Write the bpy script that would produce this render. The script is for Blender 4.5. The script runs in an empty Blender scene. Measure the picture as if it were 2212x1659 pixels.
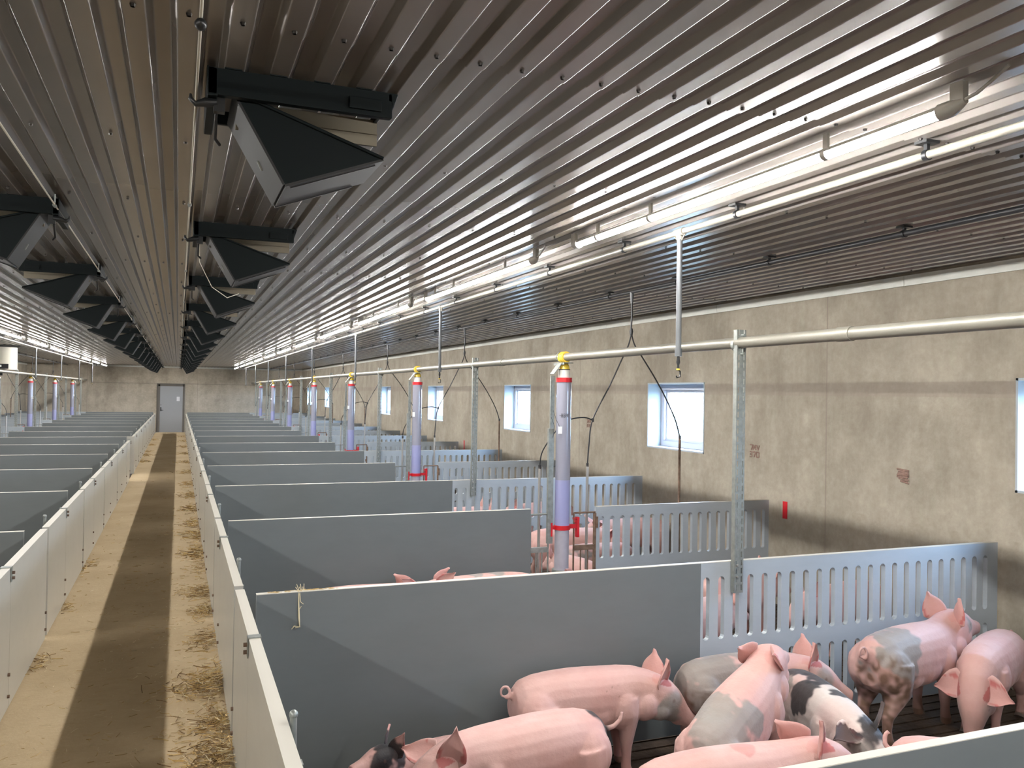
import bpy, bmesh, math, random
from mathutils import Vector, Matrix, noise
random.seed(7)
SC = bpy.context.scene
COL = SC.collection
# ------------------------------------------------------------------ camera
F_PX = 1806.645
YAW, PITCH, ROLL = .3793, .0122, .0157
def _axes():
    cy, sy = math.cos(YAW), math.sin(YAW); cp, sp = math.cos(PITCH), math.sin(PITCH)
    cr, sr = math.cos(ROLL), math.sin(ROLL)
    f = Vector((sy*cp, cy*cp, sp)); r0 = Vector((cy, -sy, 0)); u0 = r0.cross(f)
    return cr*r0 + sr*u0, -sr*r0 + cr*u0, f
R_, U_, F_ = _axes()
cam_d = bpy.data.cameras.new('camera'); cam = bpy.data.objects.new('camera', cam_d); COL.objects.link(cam)
cam_d.sensor_fit = 'HORIZONTAL'; cam_d.sensor_width = 36.0; cam_d.lens = 36.0*F_PX/2212
cam_d.clip_start = .05; cam_d.clip_end = 400
cam.matrix_world = Matrix(((R_.x, U_.x, -F_.x, 0), (R_.y, U_.y, -F_.y, 0), (R_.z, U_.z, -F_.z, 2.0), (0, 0, 0, 1)))
SC.camera = cam
# ------------------------------------------------------------------ world, daylight, exposure
vs = SC.view_settings
vs.view_transform = 'Standard'; vs.look = 'None'; vs.gamma = 1; vs.use_curve_mapping = False
vs.exposure = 1.2
LAMP_STRENGTH = 108.0
SKY_STRENGTH = 26.0
W = bpy.data.worlds.new('daylight'); SC.world = W; W.use_nodes = True
bg = W.node_tree.nodes['Background']
bg.inputs[0].default_value = (.46, .68, 1.0, 1); bg.inputs[1].default_value = SKY_STRENGTH

# ------------------------------------------------------------------ room numbers
Y_K0, PITCH_K = 1.8424, 2.4849
def yk(k): return Y_K0 + PITCH_K*k
ZC = 3.03            # ceiling underside
XW = 5.577           # right wall
CX = -.2814          # aisle centre line
def mx(x): return 2*CX - x
XWL = mx(XW)
YB = 41.57           # back wall
YF = -7.5            # wall behind the viewer
ZT = .99             # top of the pen panels
ZA = .20             # alley floor
ZP = -.05            # pen floor
XR0, XR1 = .285, .332
XL0, XL1 = -.848, -.895
PY = [.0]

# ------------------------------------------------------------------ materials
def mat(name, base=(.5, .5, .5), rough=.5, metal=0., noise_amt=0., noise_scale=8., bump=0., bump_scale=40., spec=.5, coat=0.):
    m = bpy.data.materials.new(name); m.use_nodes = True
    nt = m.node_tree; b = nt.nodes['Principled BSDF']
    b.inputs['Base Color'].default_value = (*base, 1); b.inputs['Roughness'].default_value = rough
    b.inputs['Metallic'].default_value = metal; b.inputs['Specular IOR Level'].default_value = spec
    b.inputs['Coat Weight'].default_value = coat
    tc = nt.nodes.new('ShaderNodeTexCoord')
    if noise_amt:
        n = nt.nodes.new('ShaderNodeTexNoise'); n.inputs['Scale'].default_value = noise_scale; n.inputs['Detail'].default_value = 5
        nt.links.new(tc.outputs['Object'], n.inputs['Vector'])
        mr = nt.nodes.new('ShaderNodeMapRange'); mr.inputs[1].default_value = .3; mr.inputs[2].default_value = .7
        mr.inputs[3].default_value = 1-noise_amt; mr.inputs[4].default_value = 1+noise_amt*.6
        nt.links.new(n.outputs[0], mr.inputs[0])
        mm = nt.nodes.new('ShaderNodeVectorMath'); mm.operation = 'SCALE'; mm.inputs[0].default_value = base
        nt.links.new(mr.outputs[0], mm.inputs['Scale']); nt.links.new(mm.outputs[0], b.inputs['Base Color'])
    if bump:
        n2 = nt.nodes.new('ShaderNodeTexNoise'); n2.inputs['Scale'].default_value = bump_scale; n2.inputs['Detail'].default_value = 4
        nt.links.new(tc.outputs['Object'], n2.inputs['Vector'])
        bp = nt.nodes.new('ShaderNodeBump'); bp.inputs['Strength'].default_value = bump; bp.inputs['Distance'].default_value = .01
        nt.links.new(n2.outputs[0], bp.inputs['Height']); nt.links.new(bp.outputs[0], b.inputs['Normal'])
    return m
def emis(name, col, strength):
    m = bpy.data.materials.new(name); m.use_nodes = True; nt = m.node_tree
    nt.nodes.remove(nt.nodes['Principled BSDF'])
    e = nt.nodes.new('ShaderNodeEmission'); e.inputs[0].default_value = (*col, 1); e.inputs[1].default_value = strength
    nt.links.new(e.outputs[0], nt.nodes['Material Output'].inputs[0]); return m

def N(nt, t, **kw):
    n = nt.nodes.new(t)
    for k, v in kw.items(): setattr(n, k, v)
    return n
def mathn(nt, op, a, b=None, c=None):
    n = nt.nodes.new('ShaderNodeMath'); n.operation = op
    for i, v in enumerate((a, b, c)):
        if v is None: continue
        if isinstance(v, (int, float)): n.inputs[i].default_value = v
        else: nt.links.new(v, n.inputs[i])
    return n.outputs[0]
def mixc(nt, f, a, b):
    n = nt.nodes.new('ShaderNodeMix'); n.data_type = 'RGBA'
    if isinstance(f, (int, float)): n.inputs[0].default_value = f
    else: nt.links.new(f, n.inputs[0])
    for i, v in ((6, a), (7, b)):
        if isinstance(v, tuple): n.inputs[i].default_value = (*v, 1)
        else: nt.links.new(v, n.inputs[i])
    return n.outputs[2]
def noisen(nt, vec, scale, detail=4, rough=.55, stretch=None):
    if stretch:
        mp = nt.nodes.new('ShaderNodeMapping'); mp.inputs['Scale'].default_value = stretch
        nt.links.new(vec, mp.inputs[0]); vec = mp.outputs[0]
    n = nt.nodes.new('ShaderNodeTexNoise'); n.inputs['Scale'].default_value = scale; n.inputs['Detail'].default_value = detail
    n.inputs['Roughness'].default_value = rough; nt.links.new(vec, n.inputs['Vector']); return n.outputs[0]
def ramp(nt, v, lo, hi):
    n = nt.nodes.new('ShaderNodeMapRange'); n.inputs[1].default_value = lo; n.inputs[2].default_value = hi
    nt.links.new(v, n.inputs[0]); return n.outputs[0]

def concrete(name, along='y', joint=None, joff=0., band=True, gain=1.):
    m = bpy.data.materials.new(name); m.use_nodes = True; nt = m.node_tree; b = nt.nodes['Principled BSDF']
    tc = N(nt, 'ShaderNodeTexCoord'); V = tc.outputs['Object']
    sx = N(nt, 'ShaderNodeSeparateXYZ'); nt.links.new(V, sx.inputs[0])
    big = ramp(nt, noisen(nt, V, 1.5, 8, .72), .36, .64)
    st = ramp(nt, noisen(nt, V, 1.1, 6, .7, (2.6, 2.6, .5)), .48, .75)
    fine = ramp(nt, noisen(nt, V, 14, 6, .7), .35, .7)
    c = mixc(nt, big, (.245, .21, .162), (.395, .35, .28))
    c = mixc(nt, mathn(nt, 'MULTIPLY', st, .5), c, (.46, .415, .335))
    c = mixc(nt, mathn(nt, 'MULTIPLY', fine, .32), c, (.21, .175, .135))
    green = ramp(nt, noisen(nt, V, 2.6, 6, .7, (3, 3, .6)), .58, .8)
    c = mixc(nt, mathn(nt, 'MULTIPLY', green, .3), c, (.33, .345, .245))
    if band:   # the formwork band stained into the concrete
        z = sx.outputs[2]
        bm = mathn(nt, 'MULTIPLY', mathn(nt, 'GREATER_THAN', z, 2.03), mathn(nt, 'LESS_THAN', z, 2.15))
        c = mixc(nt, mathn(nt, 'MULTIPLY', bm, .32), c, (.27, .21, .18))
        dirt = mathn(nt, 'MULTIPLY', mathn(nt, 'LESS_THAN', z, 1.0), ramp(nt, noisen(nt, V, 5, 5, .6), .5, .75))
        c = mixc(nt, mathn(nt, 'MULTIPLY', dirt, .4), c, (.2, .16, .11))
    if joint:
        a = sx.outputs[1] if along == 'y' else sx.outputs[0]
        fr = mathn(nt, 'FRACT', mathn(nt, 'DIVIDE', mathn(nt, 'SUBTRACT', a, joff-.012), joint))
        jm = mathn(nt, 'LESS_THAN', fr, .018/joint)
        c = mixc(nt, mathn(nt, 'MULTIPLY', jm, .6), c, (.22, .18, .15))
    if gain != 1:
        g_ = N(nt, 'ShaderNodeVectorMath', operation='SCALE'); nt.links.new(c, g_.inputs[0]); g_.inputs['Scale'].default_value = gain; c = g_.outputs[0]
    nt.links.new(c, b.inputs['Base Color']); b.inputs['Roughness'].default_value = .85
    bp = N(nt, 'ShaderNodeBump'); bp.inputs['Strength'].default_value = .25; bp.inputs['Distance'].default_value = .01
    nt.links.new(noisen(nt, V, 30, 5), bp.inputs['Height']); nt.links.new(bp.outputs[0], b.inputs['Normal'])
    return m

def dusty_floor():
    m = bpy.data.materials.new('dusty concrete alley'); m.use_nodes = True; nt = m.node_tree; b = nt.nodes['Principled BSDF']
    V = N(nt, 'ShaderNodeTexCoord').outputs['Object']
    big = ramp(nt, noisen(nt, V, 1.3, 6, .65), .35, .7)
    c = mixc(nt, big, (.40, .295, .165), (.50, .385, .235))
    sm = ramp(nt, noisen(nt, V, 9, 6, .7, (1, 3.5, 1)), .5, .72)
    c = mixc(nt, mathn(nt, 'MULTIPLY', sm, .25), c, (.32, .23, .125))
    gr = ramp(nt, noisen(nt, V, 60, 3, .7), .6, .72)
    c = mixc(nt, mathn(nt, 'MULTIPLY', gr, .35), c, (.62, .54, .4))
    nt.links.new(c, b.inputs['Base Color']); b.inputs['Roughness'].default_value = .9
    bp = N(nt, 'ShaderNodeBump'); bp.inputs['Strength'].default_value = .3; bp.inputs['Distance'].default_value = .01
    nt.links.new(noisen(nt, V, 45, 5), bp.inputs['Height']); nt.links.new(bp.outputs[0], b.inputs['Normal'])
    return m

def pen_floor_mat():
    m = bpy.data.materials.new('dirty slatted pen floor'); m.use_nodes = True; nt = m.node_tree; b = nt.nodes['Principled BSDF']
    tc = N(nt, 'ShaderNodeTexCoord'); V = tc.outputs['Object']
    sx = N(nt, 'ShaderNodeSeparateXYZ'); nt.links.new(V, sx.inputs[0])
    c = mixc(nt, ramp(nt, noisen(nt, V, 5, 6, .7), .35, .7), (.028, .017, .010), (.085, .055, .035))
    c = mixc(nt, mathn(nt, 'MULTIPLY', ramp(nt, noisen(nt, V, 40, 3), .62, .75), .4), c, (.16, .12, .07))
    nt.links.new(c, b.inputs['Base Color']); b.inputs['Roughness'].default_value = .6
    bp = N(nt, 'ShaderNodeBump'); bp.inputs['Strength'].default_value = .6; bp.inputs['Distance'].default_value = .015
    nt.links.new(noisen(nt, V, 18, 5), bp.inputs['Height']); nt.links.new(bp.outputs[0], b.inputs['Normal'])
    return m

def panel_mat(name, base, rough, dirt):
    m = bpy.data.materials.new(name); m.use_nodes = True; nt = m.node_tree; b = nt.nodes['Principled BSDF']
    V = N(nt, 'ShaderNodeTexCoord').outputs['Object']
    c = mixc(nt, ramp(nt, noisen(nt, V, 3, 5, .7, (1, 1, 3)), .4, .7), base, tuple(x*.93 for x in base))
    sm = ramp(nt, noisen(nt, V, 7, 6, .75), .62, .78)
    c = mixc(nt, mathn(nt, 'MULTIPLY', sm, dirt), c, (.2, .16, .11))
    nt.links.new(c, b.inputs['Base Color']); b.inputs['Roughness'].default_value = rough
    return m

M = {}
M['lamp'] = emis('lit lamp tube', (1.0, .985, .96), LAMP_STRENGTH)
M['ceil'] = mat('grey coated sheet metal', (.29, .262, .238), .25, .4, .04, 3, spec=.6)
M['screw'] = mat('dark screw', (.05, .045, .04), .4, .6)
M['wall'] = concrete('cast concrete wall', 'y', 5.12, 6.12)
M['backwall'] = concrete('cast concrete end wall', 'x', 4.6, .825, band=False, gain=1.45)
M['floor'] = dusty_floor()
M['pen'] = pen_floor_mat()
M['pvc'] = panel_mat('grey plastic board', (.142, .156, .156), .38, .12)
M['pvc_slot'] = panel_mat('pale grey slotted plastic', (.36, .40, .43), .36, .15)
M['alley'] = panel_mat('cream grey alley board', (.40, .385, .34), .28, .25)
M['edge'] = mat('board top painted lamplit', (.52, .49, .42), .45)  # board tops coloured paler, lamp light from above painted in
M['trim'] = mat('pale trim', (.66, .66, .60), .5, 0, .05)
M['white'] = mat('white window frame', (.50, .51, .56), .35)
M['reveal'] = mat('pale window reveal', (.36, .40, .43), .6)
M['galv'] = mat('galvanised steel', (.27, .285, .265), .42, .5, .2, 30)
M['steel'] = mat('brushed steel', (.6, .58, .54), .3, .9)
M['darkpipe'] = mat('dark grey plastic pipe', (.085, .09, .095), .35)
M['blackpipe'] = mat('black plastic pipe', (.02, .02, .022), .4)
M['feedpipe'] = mat('pale steel feed pipe', (.20, .188, .155), .38, .2, .06, 6)
M['lightpipe'] = mat('pale conduit', (.25, .235, .195), .35)
M['black'] = mat('black plastic', (.012, .013, .014), .38)
M['inlet'] = mat('dark inlet plastic', (.005, .008, .0085), .5, spec=.15)
M['inletlip'] = mat('grey inlet lip', (.014, .0135, .013), .55)
M['beige'] = mat('beige inlet core', (.20, .17, .12), .6)
M['yellow'] = mat('yellow plastic', (.72, .50, .06), .35)
M['red'] = mat('red plastic', (.55, .012, .02), .35)
M['tube'] = mat('lilac clear feed tube', (.27, .27, .33), .16, 0, .04, 3, coat=.5)
M['tube_low'] = mat('violet clear feed tube', (.30, .31, .52), .16, 0, .04, 3, coat=.5)
M['cap'] = mat('grey lamp cap', (.33, .31, .27), .45)
M['door'] = mat('grey metal door', (.36, .37, .38), .4, .2)
M['doorframe'] = mat('brown grey door frame', (.16, .145, .125), .6)
M['paper'] = mat('white paper', (.8, .8, .8), .7)
M['rope'] = mat('pale rope', (.50, .47, .38), .6)
M['straw'] = mat('straw', (.50, .34, .13), .7, 0, .35, 9)
M['straw2'] = mat('pale straw', (.66, .56, .36), .7)
M['straw3'] = mat('dark straw', (.22, .13, .05), .8, 0, .3, 9)
M['fan'] = mat('pale fan housing', (.42, .40, .33), .4)
M['rust'] = mat('rusty steel', (.20, .13, .09), .6, .4, .4, 20)
M['eye'] = mat('dark eye', (.01, .008, .008), .1)
M['hoof'] = mat('hoof horn', (.11, .08, .06), .6)
M['ink'] = mat('black marker ink', (.02, .02, .02), .6)
M['stencil'] = mat('faded pink stencil paint', (.27, .17, .135), .8, 0, .3, 40)
M['grass'] = mat('bright field', (.10, .115, .10), .9)
gm = bpy.data.materials.new('window glass'); gm.use_nodes = True; nt = gm.node_tree
nt.nodes.remove(nt.nodes['Principled BSDF'])
_t = nt.nodes.new('ShaderNodeBsdfTransparent'); _g = nt.nodes.new('ShaderNodeBsdfGlossy'); _g.inputs['Roughness'].default_value = .02
_x = nt.nodes.new('ShaderNodeMixShader'); _x.inputs[0].default_value = .07
nt.links.new(_t.outputs[0], _x.inputs[1]); nt.links.new(_g.outputs[0], _x.inputs[2]); nt.links.new(_x.outputs[0], nt.nodes['Material Output'].inputs[0])
M['glass'] = gm

# ------------------------------------------------------------------ mesh helpers
class MB:
    def __init__(s): s.v = []; s.f = []; s.m = []; s.sm = []
    def add(s, vs_, fs, mi=0, smooth=False):
        o = len(s.v); s.v += [tuple(p) for p in vs_]
        for f in fs: s.f.append([i+o for i in f]); s.m.append(mi); s.sm.append(smooth)
        return s
    def box(s, x0, x1, y0, y1, z0, z1, mi=0, bev=0.):
        if x0 > x1: x0, x1 = x1, x0
        if y0 > y1: y0, y1 = y1, y0
        if z0 > z1: z0, z1 = z1, z0
        v = [(x0,y0,z0),(x1,y0,z0),(x1,y1,z0),(x0,y1,z0),(x0,y0,z1),(x1,y0,z1),(x1,y1,z1),(x0,y1,z1)]
        return s.add(v, [(0,3,2,1),(4,5,6,7),(0,1,5,4),(1,2,6,5),(2,3,7,6),(3,0,4,7)], mi)
    def tube(s, pts, r, n=12, mi=0, caps=True, ry=None, up=None, smooth=True):
        pts = [Vector(p) for p in pts]; k = len(pts)
        rs = r if isinstance(r, (list, tuple)) else [r]*k
        r2 = ry if isinstance(ry, (list, tuple)) else ([ry]*k if ry else rs)
        T = []
        for i in range(k):
            a = pts[max(0, i-1)]; b = pts[min(k-1, i+1)]; T.append((b-a).normalized())
        u = Vector(up) if up else (Vector((0,0,1)) if abs(T[0].z) < .9 else Vector((1,0,0)))
        V_ = []
        for i in range(k):
            sdir = T[i].cross(u)
            if sdir.length < 1e-5: sdir = T[i].cross(Vector((0,1,0)))
            sdir.normalize(); uu = sdir.cross(T[i]).normalized()
            if not up: u = uu
            for j in range(n):
                a = 2*math.pi*j/n
                V_.append(pts[i] + sdir*math.cos(a)*rs[i] + uu*math.sin(a)*r2[i])
        Fc = []
        for i in range(k-1):
            for j in range(n):
                Fc.append((i*n+j, i*n+(j+1) % n, (i+1)*n+(j+1) % n, (i+1)*n+j))
        s.add(V_, Fc, mi, smooth)
        if caps:
            s.add(V_[:n], [tuple(reversed(range(n)))], mi); s.add(V_[-n:], [tuple(range(n))], mi)
        return s
    def ball(s, c, r, mi=0, nu=12, nv=8, sc=(1,1,1)):
        V_ = []; Fc = []
        for i in range(nv+1):
            t = math.pi*i/nv
            for j in range(nu):
                p = 2*math.pi*j/nu
                V_.append((c[0]+r*sc[0]*math.sin(t)*math.cos(p), c[1]+r*sc[1]*math.sin(t)*math.sin(p), c[2]+r*sc[2]*math.cos(t)))
        for i in range(nv):
            for j in range(nu):
                Fc.append((i*nu+j, (i+1)*nu+j, (i+1)*nu+(j+1) % nu, i*nu+(j+1) % nu))
        return s.add(V_, Fc, mi, True)
    def mesh(s, name, mats):
        me = bpy.data.meshes.new(name); me.from_pydata(s.v, [], s.f)
        for m_ in (mats if isinstance(mats, (list, tuple)) else [mats]): me.materials.append(m_)
        me.polygons.foreach_set('material_index', s.m); me.polygons.foreach_set('use_smooth', s.sm)
        me.update(); return me
    def build(s, name, mats, parent=None, bevel=0.):
        me = s.mesh(name, mats)
        if bevel: me = bevelled(me, bevel)
        o = bpy.data.objects.new(name, me); COL.objects.link(o)
        if parent is not None: o.parent = parent
        return o
def bevelled(me, w):
    bm = bmesh.new(); bm.from_mesh(me)
    bmesh.ops.remove_doubles(bm, verts=bm.verts, dist=1e-5)
    es = [e for e in bm.edges if len(e.link_faces) == 2 and e.calc_face_angle(0) > .6]
    bmesh.ops.bevel(bm, geom=es, offset=w, segments=2, affect='EDGES', profile=.6)
    bm.to_mesh(me); bm.free(); return me
def empty(name, loc=(0, 0, 0), rz=0):
    o = bpy.data.objects.new(name, None); COL.objects.link(o); o.location = loc; o.rotation_euler = (0, 0, rz)
    o.empty_display_size = .1; return o
def tag(o, label=None, cat=None, group=None, kind=None):
    if label: o['label'] = label
    if cat: o['category'] = cat
    if group: o['group'] = group
    if kind: o['kind'] = kind
    return o
def struct(o, label=None):
    o['kind'] = 'structure'
    if label: o['label'] = label
    return o
KIDS = {}
def dup(root, loc=None, label=None, sx=None):
    def cp(o, parent):
        c = o.copy(); COL.objects.link(c)
        if parent is not None: c.parent = parent
        for ch in kids(o): cp(ch, c)
        return c
    r = cp(root, None)
    if loc is not None: r.location = loc
    if sx is not None: r.scale = (sx, 1, 1)
    if label: r['label'] = label
    return r
def kids(o): return [c for c in bpy.data.objects if c.parent == o]
ORD = ['nearest', 'second', 'third', 'fourth', 'fifth', 'sixth', 'seventh', 'eighth', 'ninth', 'tenth', 'eleventh',
       'twelfth', 'thirteenth', 'fourteenth', 'fifteenth', 'sixteenth', 'seventeenth', 'eighteenth']

# ================================================================== SETTING
# alley floor: level, then a short ramp down to the end door
m = MB()
ys = [YF, 0, 5, 10, 15, 20, 25, 30, 35, 36.8, 38.5, 40, YB]
def za(y): return ZA if y < 36.8 else ZA*(1-(y-36.8)/(YB-36.8))
for a, b in zip(ys[:-1], ys[1:]):
    m.add([(XL0-.02, a, za(a)), (XR0+.02, a, za(a)), (XR0+.02, b, za(b)), (XL0-.02, b, za(b))], [(0, 1, 2, 3)])
    for x in (XL0-.02, XR0+.02):
        m.add([(x, a, ZP-.1), (x, b, ZP-.1), (x, b, za(b)), (x, a, za(a))], [(0, 1, 2, 3)])
struct(m.build('floor', M['floor']), 'pale dusty concrete alley floor between the two rows of pens')
# slatted pen floors (beams with gaps) left and right of the alley
for sgn in (1, -1):
    x0, x1 = (XR0+.02, XW) if sgn > 0 else (XWL, XL0-.02)
    m = MB(); y = YF
    while y < YB:
        fine = y < 12
        w = .085 if fine else 2.4
        if fine:
            m.box(x0, x1, y, min(y+w, YB), ZP-.08, ZP); y += w+.018
        else:
            m.box(x0, x1, y, min(y+w, YB), ZP-.08, ZP); y += w
    m.box(x0, x1, YF, YB, ZP-.35, ZP-.3)
    struct(m.build('floor', M['pen']), 'dark dirty slatted floor of the pens on the %s' % ('right' if sgn > 0 else 'left'))

# ceiling: trapezoid ribs along the barn, sheets lapped every 4.96 m, screws in the low flats
P = .141
x00 = .5715 - .141*60 - .030
def prof():
    """list of strips (points, smooth) across the barn: flats, rounded folds, slopes"""
    out = []; R = .003
    def fold(p, a, b):      # small rounded fold at p between directions a -> b
        pa = Vector(p)-Vector(a)*R; pb = Vector(p)+Vector(b)*R; pts = []
        for t in range(5):
            u = t/4; pts.append(tuple((1-u)**2*pa+2*u*(1-u)*Vector(p)+u*u*pb))
        return pts
    H_ = (1.0, 0.0); U_p = Vector((.018, .024)).normalized(); U_p = (U_p.x, U_p.y); D_n = (U_p[0], -U_p[1])
    k = 0; last = (XWL, 0.0)
    while True:
        b = x00+k*P; k += 1
        if b < XWL+.01: continue
        if b+P > XW: break
        for (dx, z, a, c) in ((0, 0, D_n, H_), (.060, 0, H_, U_p), (.078, .024, U_p, H_), (.123, .024, H_, D_n)):
            f = fold((b+dx, z), a, c)
            out.append(([last, f[0]], False)); out.append((f, True)); last = f[-1]
    out.append(([last, (XW, last[1])], False))
    return out
PR = prof()
m = MB()
seams = [2.50+4.93*i for i in range(-2, 9)]
cuts = [YF] + [s for s in seams if YF < s < YB] + [YB]
for i, (a, b) in enumerate(zip(cuts[:-1], cuts[1:])):
    dz = 0.0
    # each sheet drops a hair towards its far end, which makes the lapped step
    for pts, smo in PR:
        n = len(pts)
        m.add([(x, a, ZC+z+.004) for x, z in pts]+[(x, b, ZC+z-.001) for x, z in pts], [(j, j+1, n+j+1, n+j) for j in range(n-1)], 0, smo)
        if i < len(cuts)-2:
            m.add([(x, b, ZC+z-.001) for x, z in pts]+[(x, b, ZC+z+.004) for x, z in pts], [(j, n+j, n+j+1, j+1) for j in range(n-1)], 1)
nsc = 0
xs0 = .5715 - .141*60
y = 0.05
rows = [(2.5-.05, 1)] + []
for s_ in seams:
    if s_ > 0 and s_ < YB: rows.append((s_-.05, 1))
    for q in range(1, 4):
        yy = s_ + q*1.235
        if 1.5 < yy < YB: rows.append((yy, 2))
for (yy, st) in rows:
    if yy > 30: continue
    for kx in range(0, 110, 1):
        if st == 2 and (kx % 2): continue
        x = xs0 + kx*P
        if x < XWL+.1 or x > XW-.1: continue
        if abs(x-CX) > 1.2 and yy > 22: continue
        r = .0085
        m.add([(x+r*math.cos(a*math.pi/3), yy+r*math.sin(a*math.pi/3), ZC-.001) for a in range(6)] +
              [(x+r*.7*math.cos(a*math.pi/3), yy+r*.7*math.sin(a*math.pi/3), ZC-.009) for a in range(6)],
              [(a, (a+1) % 6, 6+(a+1) % 6, 6+a) for a in range(6)] + [(11, 10, 9, 8, 7, 6)], 1)
m.box(XWL-.2, XW+.3, YF, YB, ZC+.06, ZC+.16)
struct(m.build('ceiling', [M['ceil'], M['screw']]), 'grey ribbed sheet metal ceiling with rows of dark screws')

# right wall with window openings
WY = [8.05+5.065*i - 5.065*3 for i in range(0, 10)]
WY = [w for w in WY if YF+.3 < w < YB-1.2]
WZ0, WZ1, WW, WD = 1.352, 2.172, 1.245, .22
m = MB()
T0, T1 = XW, XW+.34
edges = [YF] + [e for w in WY for e in (w, w+WW)] + [YB]
for i in range(0, len(edges)-1):
    a, b = edges[i], edges[i+1]
    if i % 2 == 0: m.box(T0, T1, a, b, ZP-.35, ZC+.16)
    else:
        m.box(T0, T1, a, b, ZP-.35, WZ0); m.box(T0, T1, a, b, WZ1, ZC+.16)
wall_r = struct(m.build('wall_right', M['wall']), 'right concrete wall with a row of small square windows')
m = MB(); m.box(XWL-.3, XWL, YF, YB, ZP-.35, ZC+.16)
struct(m.build('wall_left', M['wall']), 'left concrete wall behind the far pens')
m = MB(); m.box(XWL-.3, T1, YF-.3, YF, ZP-.35, ZC+.16)
struct(m.build('wall_front', M['backwall']), 'concrete wall at the near end')
DX0, DX1, DZ = -.775, .19, 2.12
m = MB()
m.box(XWL-.3, -.90, YB, YB+.3, ZP-.35, ZC+.16); m.box(.24, T1, YB, YB+.3, ZP-.35, ZC+.16)
m.box(-.90, .24, YB, YB+.3, 2.20, ZC+.16); m.box(-.90, .24, YB+.2, YB+.3, ZP-.35, 2.20)
m.box(-3.6, T1-.34, YB-.05, YB, 2.245, ZC)
m.box(-3.6, T1-.34, YB-.06, YB, 2.235, 2.245, 1)
m.box(-.92, .27, YB-.02, YB, 0.0, 2.235, 1)
struct(m.build('wall_back', [M['backwall'], M['doorframe']]), 'far concrete end wall with a projecting beam above the door')
# end door
dr = empty('door_1', (CX, YB-.03, 0)); struct(dr, 'grey ribbed metal door at the far end of the alley')
m = MB(); w0, w1 = DX0-CX, DX1-CX
m.box(w0, w1, -.045, -.005, .01, DZ)
for i in range(5):
    x = w0+.08+i*.185; m.box(x, x+.05, -.055, -.045, .08, DZ-.05)
leaf = m.build('door_leaf', M['door'], dr)
m = MB(); m.box(w0-.09, w0, -.06, .0, 0, DZ+.08); m.box(w1, w1+.06, -.06, .0, 0, DZ+.08); m.box(w0-.09, w1+.06, -.06, .0, DZ, DZ+.08)
m.build('door_frame', M['doorframe'], dr)
m = MB(); m.box(w0+.02, w0+.06, -.075, -.045, .98, 1.16); m.tube([(w0+.04, -.07, 1.02), (w0+.04, -.11, 1.02), (w0+.15, -.11, 1.02)], .009, 8)
m.box(w0+.03, w0+.05, -.08, -.045, 1.24, 1.28)
tag(m.build('door_handle', M['black'], leaf), 'black lever handle')
m = MB(); m.box(w1-.26, w1-.13, -.060, -.0555, 1.44, 1.64); tag(m.build('notice', M['paper'], leaf), 'white paper notice')

# windows: white lining, frame, sash, glass
def make_window(i, y0):
    w = empty('window_%d' % i, (XW, y0, WZ0)); struct(w)
    H = WZ1-WZ0
    m = MB(); t = .018
    m.box(-.004, WD, 0, t, 0, H); m.box(-.004, WD, WW-t, WW, 0, H); m.box(-.004, WD, 0, WW, 0, t); m.box(-.004, WD, 0, WW, H-t, H)
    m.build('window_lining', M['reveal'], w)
    m = MB(); f = .075; x0, x1 = WD-.03, WD+.05
    m.box(x0, x1, t, WW-t, t, t+f); m.box(x0, x1, t, WW-t, H-t-f, H-t); m.box(x0, x1, t, t+f, t+f, H-t-f); m.box(x0, x1, WW-t-f, WW-t, t+f, H-t-f)
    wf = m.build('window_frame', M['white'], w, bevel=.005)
    m = MB(); g = t+f; s_ = .028; x0, x1 = WD+.0, WD+.035
    m.box(x0, x1, g, WW-g, g, g+s_); m.box(x0, x1, g, WW-g, H-g-s_, H-g); m.box(x0, x1, g, g+s_, g+s_, H-g-s_); m.box(x0, x1, WW-g-s_, WW-g, g+s_, H-g-s_)
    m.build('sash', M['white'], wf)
    m = MB(); m.box(WD+.015, WD+.021, g+s_, WW-g-s_, g+s_, H-g-s_); m.build('window_pane', M['glass'], wf)
    return w
vis = [w for w in WY if w > 2.5]
for i, y0 in enumerate(vis):
    w = make_window(i+1, y0)
    w['label'] = 'white framed square window in the right wall, %s from the camera' % ORD[i]
for y0 in [w for w in WY if w <= 2.5]:
    w = make_window(20+WY.index(y0), y0); w['label'] = 'white framed window in the right wall behind the viewer'
for y0 in WY:
    ld = bpy.data.lights.new('window portal', 'AREA'); ld.shape = 'RECTANGLE'; ld.size = WW; ld.size_y = WZ1-WZ0
    ld.cycles.is_portal = True
    lo = bpy.data.objects.new('daylight_portal', ld); COL.objects.link(lo)
    lo.matrix_world = Matrix(((0, 0, 1, XW+.34), (1, 0, 0, y0+WW/2), (0, 1, 0, (WZ0+WZ1)/2), (0, 0, 0, 1)))
    lo['kind'] = 'structure'
m = MB(); m.add([(XW+.34, -60, -.4), (90, -60, -.4), (90, 110, -.4), (XW+.34, 110, -.4)], [(0, 1, 2, 3)])
struct(m.build('floor', M['grass']), 'bright field outside the windows')

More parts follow.
